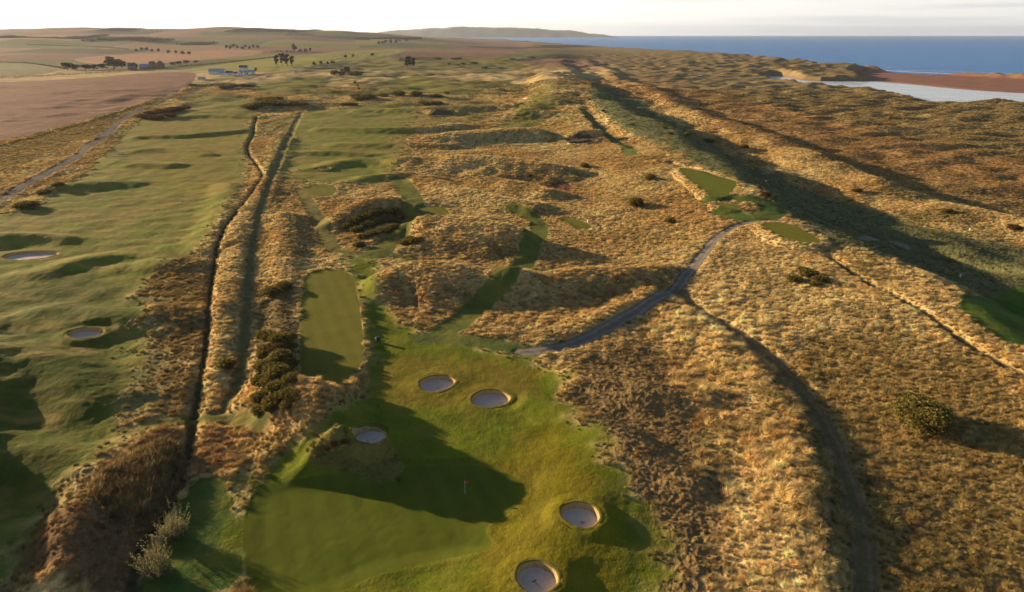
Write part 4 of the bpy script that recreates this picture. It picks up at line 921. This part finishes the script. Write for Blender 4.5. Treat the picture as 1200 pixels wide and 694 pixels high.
# ---------------------------------------------------------------- bunkers
M_sand = ground_mat('bunker_sand', (3.0, .6), (.08, .1), (.015, .03), (14.0, 2.0)); M_face = ground_mat('bunker_turf_face', (6.0, 1.2), (.3, .2), (.04, .08), (10.0, 2.5), hue=(1.2, .6, (.2, .15, .05)))
for bi, b in enumerate(BUNK):
    cx, cy = b['c']; K = 96; th = np.linspace(0, 2 * math.pi, K, endpoint=False); wob = 1 + .05 * np.sin(2 * th + bi) + .03 * np.sin(3 * th + 2 * bi) + .012 * np.sin(7 * th + bi)
    if bi == 5: wob = 1 + .09 * np.cos(2 * th + .6) + .06 * np.sin(3 * th)
    def ring(k, z=None, dz=0.0):
        x = cx + b['r'] * k * wob * np.cos(th); y = cy + b['r'] * k * b['asp'] * wob * np.sin(th)
        zz = terrain(x, y, np.full(K, .15)) if z is None else np.full(K, z)
        return np.stack([x, y, zz + dz], 1)
    outer = ring(1.42, dz=.0); zr = outer[:, 2]
    root = empty('bunker', (cx, cy, float(zr.mean()) - b['dep'])); off = np.array(root.location)
    lip = [outer - (0, 0, .10), ring(1.26) * (1, 1, 0) + np.stack([zr * 0, zr * 0, zr + .03], 1), ring(1.12) * (1, 1, 0) + np.stack([zr * 0, zr * 0, zr + .10 + .02 * np.sin(9 * th)], 1), ring(1.04) * (1, 1, 0) + np.stack([zr * 0, zr * 0, zr + .11], 1), ring(1.0) * (1, 1, 0) + np.stack([zr * 0, zr * 0, zr + .04], 1)]
    floor = float(zr.mean()) - b['dep']
    for t in np.linspace(.12, 1, 8):
        k = 1.0 - .10 * t; rg = ring(k, 0.0); rg[:, 2] = (zr + .04) * (1 - t) + (floor - .05) * t; lip.append(rg)
    v = np.vstack(lip) - off; m = len(lip); f = np.array([[i * K + j, i * K + (j + 1) % K, (i + 1) * K + (j + 1) % K, (i + 1) * K + j][::-1] for i in range(m - 1) for j in range(K)])
    zone = np.repeat(np.arange(m), K)
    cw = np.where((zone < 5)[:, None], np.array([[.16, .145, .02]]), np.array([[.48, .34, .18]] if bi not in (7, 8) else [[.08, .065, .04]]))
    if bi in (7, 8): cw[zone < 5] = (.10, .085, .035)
    np_mesh('turf_wall', v, f, M_face, True, cw, root)
    sr = []
    for k, dz in ((.93, .10), (.86, .03), (.7, -.02), (.45, -.05), (.2, -.06)): sr.append(ring(k, floor, dz))
    v = np.vstack(sr + [np.array([[cx, cy, floor - .06]])]); v[:, 2] += .035 * pn(v[:, 0] / .9, v[:, 1] / .9, 97); v -= off; m = len(sr)
    f = [[i * K + j, i * K + (j + 1) % K, (i + 1) * K + (j + 1) % K, (i + 1) * K + j][::-1] for i in range(m - 1) for j in range(K)] + [[(m - 1) * K + j, m * K, m * K, (m - 1) * K + (j + 1) % K] for j in range(0)]
    cen = [((m - 1) * K + (j + 1) % K, (m - 1) * K + j, m * K) for j in range(K)]
    me = bpy.data.meshes.new('sand'); me.from_pydata(v.tolist(), [], [tuple(q) for q in f] + cen)
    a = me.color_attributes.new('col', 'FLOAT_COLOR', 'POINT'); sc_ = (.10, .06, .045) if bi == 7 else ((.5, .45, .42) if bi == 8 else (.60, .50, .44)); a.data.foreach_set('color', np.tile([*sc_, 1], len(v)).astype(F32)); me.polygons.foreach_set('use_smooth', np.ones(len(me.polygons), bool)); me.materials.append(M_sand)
    so = bpy.data.objects.new('sand', me); col.objects.link(so); so.parent = root
    tag(root, b['label'], 'bunker', 'bunkers'); b['floor'] = floor

# ---------------------------------------------------------------- small things
M_white = plain('white_paint', (.8, .8, .78), .5, .4, (3, (.7, .69, .66))); M_red = plain('red_cloth', (.72, .03, .03), .8, .1, (4, (.6, .03, .03))); M_dark = plain('dark_plastic', (.02, .022, .024), .5, .4, (8, (.035, .035, .035)))
M_wood = plain('grey_wood', (.35, .29, .2), .85, .1, (9, (.22, .18, .13)), .01); M_yel = plain('pale_yellow_paint', (.75, .62, .3), .6, .3, (5, (.65, .52, .25)))
def boxes(lst):
    v = []; f = []
    for (cx, cy, cz, sx, sy, sz, rz) in lst:
        k = len(v); c, s = math.cos(rz), math.sin(rz)
        for dz in (-1, 1):
            for dx, dy in ((-1, -1), (1, -1), (1, 1), (-1, 1)):
                a, b = dx * sx / 2, dy * sy / 2; v.append((cx + a * c - b * s, cy + a * s + b * c, cz + dz * sz / 2))
        f += [(k, k + 3, k + 2, k + 1), (k + 4, k + 5, k + 6, k + 7), (k, k + 1, k + 5, k + 4), (k + 1, k + 2, k + 6, k + 5), (k + 2, k + 3, k + 7, k + 6), (k + 3, k, k + 4, k + 7)]
    return np.array(v, float), np.array(f)
x, y, z = ghit(545, 578)
fl = empty('flagstick', (x, y, z)); tag(fl, 'red flag on a thin white pole standing on the shaded putting green', 'flag')
v, f = cone_mesh([((0, 0, -.1), (0, 0, 2.15), .022, .016)]); np_mesh('pole', v, f, M_white, True, parent=fl)
fv = [(0 + i * .09, .05 * math.sin(i * 1.1), 2.13 - j * .42 - i * .012 * (1 - 2 * j) * 1.2) for j in range(2) for i in range(7)]; fv = np.array(fv)
np_mesh('flag', np.vstack([fv, fv + (0, .008, 0)]), np.array([[i, i + 1, i + 8, i + 7] for i in range(6)] + [[14 + i, 14 + i + 7, 14 + i + 8, 14 + i + 1] for i in range(6)]), M_red, True, parent=fl)
v, f = cone_mesh([((0, 0, -.05), (0, 0, .012), .06, .06)]); np_mesh('cup', v, f, M_white, True, parent=fl)
b = BUNK[1]; a = ghit(558.5, 467); st = empty('marker_stake', a); v, f = cone_mesh([((0, 0, -.1), (0, 0, 1.25), .035, .03)]); np_mesh('stake', v, f, M_yel, True, parent=st); v, f = cone_mesh([((0, 0, 1.25), (0, 0, 1.32), .05, .03)]); np_mesh('cap', v, f, M_white, True, parent=st); tag(st, 'thin pale stake on the left rim of a pot bunker', 'stake')
def rake(x, y, z, rz, label):
    r = empty('bunker_rake', (x, y, z), rz); v, f = cone_mesh([((0, 0, .06), (1.5, 0, .10), .022, .022)]); np_mesh('handle', v, f, M_dark, True, parent=r)
    v, f = boxes([(0, 0, .05, .05, .62, .05, 0)] + [(0, -.28 + .07 * i, .0, .015, .015, .09, 0) for i in range(9)]); np_mesh('head', v, f, M_dark, False, parent=r); tag(r, label, 'rake')
for i, (bi, dx, dy, rz, lb) in enumerate([(3, .3, -.5, -1.8, 'dark rake lying in the round bunker right of the green'), (4, -.3, .2, -1.0, 'dark rake lying in the lowest bunker'), (2, -.4, -.3, .4, 'dark rake lying in the bunker beside the shaggy mound'), (0, .2, -.5, .9, 'dark rake lying in the bunker nearest the walkway')]):
    b = BUNK[bi]; rake(b['c'][0] + dx, b['c'][1] + dy, b['floor'] - .02, rz, lb)
def post(name, px, py, h, w, mat, label, cat, panel=None):
    x, y, z = ghit(px, py); r = empty(name, (x, y, z)); v, f = boxes([(0, 0, h / 2 - .1, w, w, h + .2, .2)]); np_mesh('post', v, f, mat, False, parent=r); v, f = boxes([(0, 0, h + .05, w * 1.25, w * 1.25, .08, .2)]); np_mesh('cap', v, f, mat, False, parent=r)
    if panel:
        v, f = boxes([(panel[0], -w * .6 - .03, panel[1], panel[2], .04, panel[3], .05)]); np_mesh('panel', v, f, M_white, False, parent=r)
    tag(r, label, cat); return r
post('tee_marker', 689, 261, .9, .5, M_white, 'white box shaped marker beside the small dune tee', 'marker')
x, y, z = ghit(443, 400); r = empty('litter_bin', (x, y, z)); v, f = boxes([(0, 0, .5, .6, .55, 1.0, .3), (0, 0, 1.04, .68, .62, .08, .3)]); np_mesh('bin_body', v, f, M_dark, False, parent=r); v, f = boxes([(-.42, -.05, .75, .26, .2, .4, .3), (-.42, -.05, .3, .06, .06, .7, .3)]); np_mesh('ball_washer', v, f, M_white, False, parent=r); tag(r, 'dark bin with a small white box on its left, beside the long tee', 'bin')
for a, b, lb in [(237, 302, 'upper left pale wooden post beside the burn'), (243, 306, 'middle pale wooden post beside the burn'), (244, 315, 'lowest pale wooden post beside the burn')]: post('wooden_post', a, b, 1.1, .22, M_wood, lb, 'post')
post('white_post', 1136, 271, 1.1, .2, M_white, 'short white post in the shaded seaward slope', 'post')
post('white_post', 1125, 325, .9, .2, M_white, 'small white post above the shaded fairway at right', 'post')
post('white_post', 212, 236, .9, .3, M_white, 'small white post alone on the left fairway', 'post')
post('white_stone', 897, 213, .35, .8, M_white, 'low white stone on the crest right of the large tee', 'stone')
x, y, z = ghit(977, 264); r = empty('signpost', (x, y, z)); v, f = boxes([(0, 0, .9, .22, .22, 2.0, .1)]); np_mesh('post', v, f, M_dark, False, parent=r); v, f = boxes([(0, -.14, 1.55, .75, .05, .5, .1)]); np_mesh('board', v, f, M_dark, False, parent=r); v, f = cone_mesh([((0, .2, 1.7), (1.3, .2, 0), .05, .05)]); np_mesh('brace', v, f, M_wood, True, parent=r); tag(r, 'dark signpost with a leaning brace in the shade beyond the rimmed tee', 'signpost')

# ---------------------------------------------------------------- buildings
M_rend = plain('white_render', (.72, .72, .70), .85, .1, (.6, (.62, .62, .60))); M_brick = plain('red_stone', (.28, .15, .11), .9, .1, (2, (.2, .12, .09))); M_slate = plain('slate', (.09, .10, .12), .6, .3, (3, (.06, .065, .08)))
M_blue = plain('blue_sheet', (.22, .34, .52), .45, .4, (.8, (.18, .28, .44))); M_glass = plain('window_glass', (.03, .04, .05), .15, .6, (4, (.05, .06, .07))); M_tin = plain('grey_blue_sheet', (.33, .40, .47), .5, .4, (.5, (.27, .33, .4)))
def house(px, py, wpx, hpx, ratio, label, wall, roof, name='cottage', rz=.1, nwin=3, chim=1, roofk=.4, storeys=1, gable=False):
    x, y, z = ghit(px, py); m = (y * .934 + 22) / FPX; w = wpx * m; h = hpx * m; d = w * ratio; hw = h * (1 - roofk)
    r = empty(name, (x, y + d / 2, z - .2), rz + (math.pi / 2 if gable else 0))
    if gable: w, d = d, w
    v, f = boxes([(0, 0, hw / 2, w, d, hw, 0)]); v = v.tolist(); k = len(v); f = f.tolist()
    v += [(-w / 2 + .003, 0, h - .15), (w / 2 - .003, 0, h - .15)]; f += [[4, 7, k, k], [5, k + 1, 6, 6]]
    me = bpy.data.meshes.new('wall'); me.from_pydata(v, [], [tuple(dict.fromkeys(q)) for q in f]); me.materials.append(wall); o = bpy.data.objects.new('wall', me); col.objects.link(o); o.parent = r
    e = .45; t = .22; q = [(-w / 2 - e, -d / 2 - e, hw - .15), (w / 2 + e, -d / 2 - e, hw - .15), (w / 2 + e, 0, h), (-w / 2 - e, 0, h), (w / 2 + e, d / 2 + e, hw - .15), (-w / 2 - e, d / 2 + e, hw - .15)]
    v = q + [(a, b, c + t) for a, b, c in q]; f = [(0, 1, 2, 3)[::-1], (3, 2, 4, 5)[::-1], (6, 7, 8, 9), (9, 8, 10, 11), (0, 1, 7, 6), (1, 2, 8, 7), (2, 4, 10, 8), (4, 5, 11, 10), (5, 3, 9, 11), (3, 0, 6, 9)]
    me = bpy.data.meshes.new('roof'); me.from_pydata(v, [], f); me.materials.append(roof); ro = bpy.data.objects.new('roof', me); col.objects.link(ro); ro.parent = r
    for i in range(chim):
        v, f = boxes([((-1 if i else 1) * (w / 2 - .9), 0, h + .5, .9, .7, 1.6, 0)]); np_mesh('chimney', v, f, wall, False, parent=ro)
    for s in range(storeys):
        for i in range(nwin):
            wx = (-.5 + (i + .5) / nwin) * w * .9; wz = hw * (s + .55) / storeys
            if s == 0 and i == nwin // 2 and nwin > 1:
                v, f = boxes([(wx, -d / 2 - .02, hw / storeys * .4, 1.0, .08, hw / storeys * .8, 0)]); np_mesh('door', v, f, M_dark, False, parent=r); continue
            v, f = boxes([(wx, -d / 2 - .02, wz, 1.3, .07, 1.2, 0)]); wo = np_mesh('window', v, f, M_white, False, parent=r)
            v, f = boxes([(wx, -d / 2 - .07, wz, 1.05, .04, .95, 0)]); np_mesh('pane', v, f, M_glass, False, parent=wo)
    tag(r, label, 'building'); return r
house(253, 87, 17, 6, .5, 'long low shed with grey blue roof, left of the white cottages', M_rend, M_tin, 'shed', .15, 2, 0, .5)
house(236, 93.5, 8, 3, .4, 'small pale hut at the corner of the ploughed field', M_rend, M_tin, 'hut', .1, 2, 0, .3)
house(260, 88.5, 5.5, 4, .8, 'small pale wing at the right end of the blue roofed shed', M_rend, M_tin, 'annexe', .2, 1, 0, .35)
house(268, 88.5, 7, 5, .7, 'white cottage with dark roof, leftmost of the white row', M_rend, M_slate, 'cottage', .15, 3, 2)
house(275, 88.5, 5, 4, .8, 'low white cottage, second of the white row', M_rend, M_slate, 'cottage', .3, 1, 1)
house(281, 88, 4.5, 5, 1.0, 'white gable fronted cottage, third of the white row', M_rend, M_slate, 'cottage', .1, 1, 0, .45, gable=True)
house(285, 84, 9, 7, .6, 'two storey white house with dark roof standing above the white row', M_rend, M_slate, 'house', .05, 3, 2, .35, 2)
house(288, 87.5, 6, 4.5, .7, 'white cottage with grey roof, fourth of the white row', M_rend, M_tin, 'cottage', .2, 2, 1)
house(294.5, 87, 6, 4.5, .7, 'pale blue roofed building at the right end of the white row', M_rend, M_blue, 'cottage', .25, 2, 0, .4)
house(346, 84.5, 3, 2.2, .8, 'tiny white hut in front of the pine clump', M_rend, M_rend, 'hut', .1, 1, 0, .3)
house(154, 82, 8, 8, .7, 'reddish brown stone farmhouse with chimneys, left of the blue barn', M_brick, M_slate, 'farmhouse', .2, 3, 2, .4, 2)
house(168, 81, 9, 5.5, .8, 'farm barn with a bright blue roof between two brown farmhouses', M_brick, M_blue, 'barn', .2, 2, 0, .55)
house(178, 80.5, 6, 8, .9, 'narrow brown stone farmhouse just right of the blue barn', M_brick, M_slate, 'farmhouse', .3, 2, 1, .4, 2)
house(187, 80, 8, 8, .7, 'rightmost brown farmhouse with a gable facing the field', M_brick, M_slate, 'farmhouse', .1, 1, 1, .45, 1, gable=True)
for a, b, w, h, lb in [(468, 49, 4, 1.6, 'pale far cottage in the distant tree belt, left of two'), (476, 48.6, 5, 1.6, 'pale far cottage in the distant tree belt, right of two')]: house(a, b, w, h, .6, lb, M_rend, M_slate, 'cottage', 0, 2, 0, .4)

# ---------------------------------------------------------------- air, light, camera
HAZE = float(os.environ.get('HAZE', '1'))
if HAZE:
    hb = boxes([(8000, 14000, 140, 46000, 34000, 320, 0)])
    hv = hb[0]; hv[:, 2] = np.where(hv[:, 2] > 0, 330, SEA - 8)
    m = bpy.data.materials.new('haze'); nt, nd, lk = nodes(m); out = N(nd, 'ShaderNodeOutputMaterial'); pv = N(nd, 'ShaderNodeVolumePrincipled'); pv.inputs['Density'].default_value = 2.8e-5 * HAZE; pv.inputs['Color'].default_value = (.62, .72, .92, 1); pv.inputs['Anisotropy'].default_value = .3
    lk.new(pv.outputs[0], out.inputs['Volume']); hz = np_mesh('haze', hv, hb[1], m, False); tag(hz, 'thin evening haze over the whole coast', 'haze', kind='stuff')

SUN_EL = math.radians(10.2); SUN_DIR = math.radians(150.0)       # direction towards the sun, counter-clockwise from +x
sd_ = np.array([math.cos(SUN_DIR) * math.cos(SUN_EL), math.sin(SUN_DIR) * math.cos(SUN_EL), math.sin(SUN_EL)])
ld = bpy.data.lights.new('sun', 'SUN'); ld.energy = 5.0; ld.angle = math.radians(.55); ld.color = (1.0, .72, .42)
lo_ = bpy.data.objects.new('sun', ld); col.objects.link(lo_)
from mathutils import Vector
lo_.rotation_euler = Vector(sd_.tolist()).to_track_quat('Z', 'Y').to_euler(); lo_.location = (-300, 200, 150)
w = bpy.data.worlds.new('World'); sc.world = w; w.use_nodes = True; nt = w.node_tree; nt.nodes.clear()
bg = nt.nodes.new('ShaderNodeBackground'); wo = nt.nodes.new('ShaderNodeOutputWorld'); sky = nt.nodes.new('ShaderNodeTexSky'); sky.sky_type = 'NISHITA'; sky.sun_disc = False
sky.sun_elevation = SUN_EL; sky.sun_rotation = math.radians(90) - SUN_DIR; sky.air_density = 1.0; sky.dust_density = 1.2; sky.ozone_density = 1.5; sky.altitude = 60
# thin streaks of cloud low over the sea, part of the sky itself
tc = nt.nodes.new('ShaderNodeTexCoord'); mp = nt.nodes.new('ShaderNodeMapping'); mp.inputs['Scale'].default_value = (2.2, 2.2, 70); nz = nt.nodes.new('ShaderNodeTexNoise'); nz.inputs['Scale'].default_value = 1.6; nz.inputs['Detail'].default_value = 5
mr = nt.nodes.new('ShaderNodeMapRange'); mr.inputs['From Min'].default_value = .5; mr.inputs['From Max'].default_value = .75; mr.inputs['To Max'].default_value = .6
L = nt.links
def math_n(op, a, b=None, c=None):
    q = nt.nodes.new('ShaderNodeMath'); q.operation = op
    for i_, v_ in enumerate((a, b, c)):
        if v_ is None: continue
        if isinstance(v_, (int, float)): q.inputs[i_].default_value = v_
        else: L.new(v_, q.inputs[i_])
    return q.outputs[0]
def mixc(f, a, b):
    q = nt.nodes.new('ShaderNodeMix'); q.data_type = 'RGBA'
    for s_, v_ in ((0, f), (6, a), (7, b)):
        if isinstance(v_, tuple): q.inputs[s_].default_value = (*v_, 1)
        else: L.new(v_, q.inputs[s_])
    return q.outputs[2]
def mrange(v, a, b, c, d):
    q = nt.nodes.new('ShaderNodeMapRange'); q.interpolation_type = 'SMOOTHSTEP'
    for i_, x_ in enumerate((a, b, c, d)): q.inputs[1 + i_].default_value = x_
    L.new(v, q.inputs[0]); return q.outputs[0]
sx = nt.nodes.new('ShaderNodeSeparateXYZ'); L.new(tc.outputs['Generated'], sx.inputs[0])
L.new(tc.outputs['Generated'], mp.inputs[0]); L.new(mp.outputs[0], nz.inputs['Vector']); L.new(nz.outputs['Fac'], mr.inputs['Value'])
side = mrange(sx.outputs[0], -.45, .6, 0, 1)
hcol = mixc(side, (13.5, 12.6, 11.0), (8.2, 8.1, 7.7))
low = mrange(sx.outputs[2], .0, .022, 1, 0)
hcol = mixc(math_n('MULTIPLY', math_n('MULTIPLY', low, side), .8), hcol, (6.0, 6.9, 7.8))
hcol = mixc(math_n('MULTIPLY', mr.outputs[0], math_n('ADD', math_n('MULTIPLY', side, .85), .15)), hcol, (4.6, 4.9, 5.6))
fin = mixc(mrange(sx.outputs[2], .06, .16, .95, 0), sky.outputs[0], hcol)
L.new(fin, bg.inputs['Color']); L.new(bg.outputs[0], wo.inputs[0])
bg.inputs['Strength'].default_value = .05
cd = bpy.data.cameras.new('camera'); cd.sensor_width = 36; cd.lens = 24; cd.clip_start = 1; cd.clip_end = 80000
co = bpy.data.objects.new('camera', cd); col.objects.link(co); co.location = (0, 0, CAMH); co.rotation_euler = (math.radians(90) - PITCH, 0, 0); sc.camera = co
sc.view_settings.view_transform = 'Standard'; sc.view_settings.look = 'None'; sc.view_settings.exposure = 1.33; sc.view_settings.gamma = 1
sc.cycles.use_denoising = True; sc.cycles.max_bounces = 4; sc.cycles.diffuse_bounces = 2; sc.cycles.glossy_bounces = 2; sc.cycles.transmission_bounces = 2; sc.cycles.volume_bounces = 0; sc.cycles.transparent_max_bounces = 4
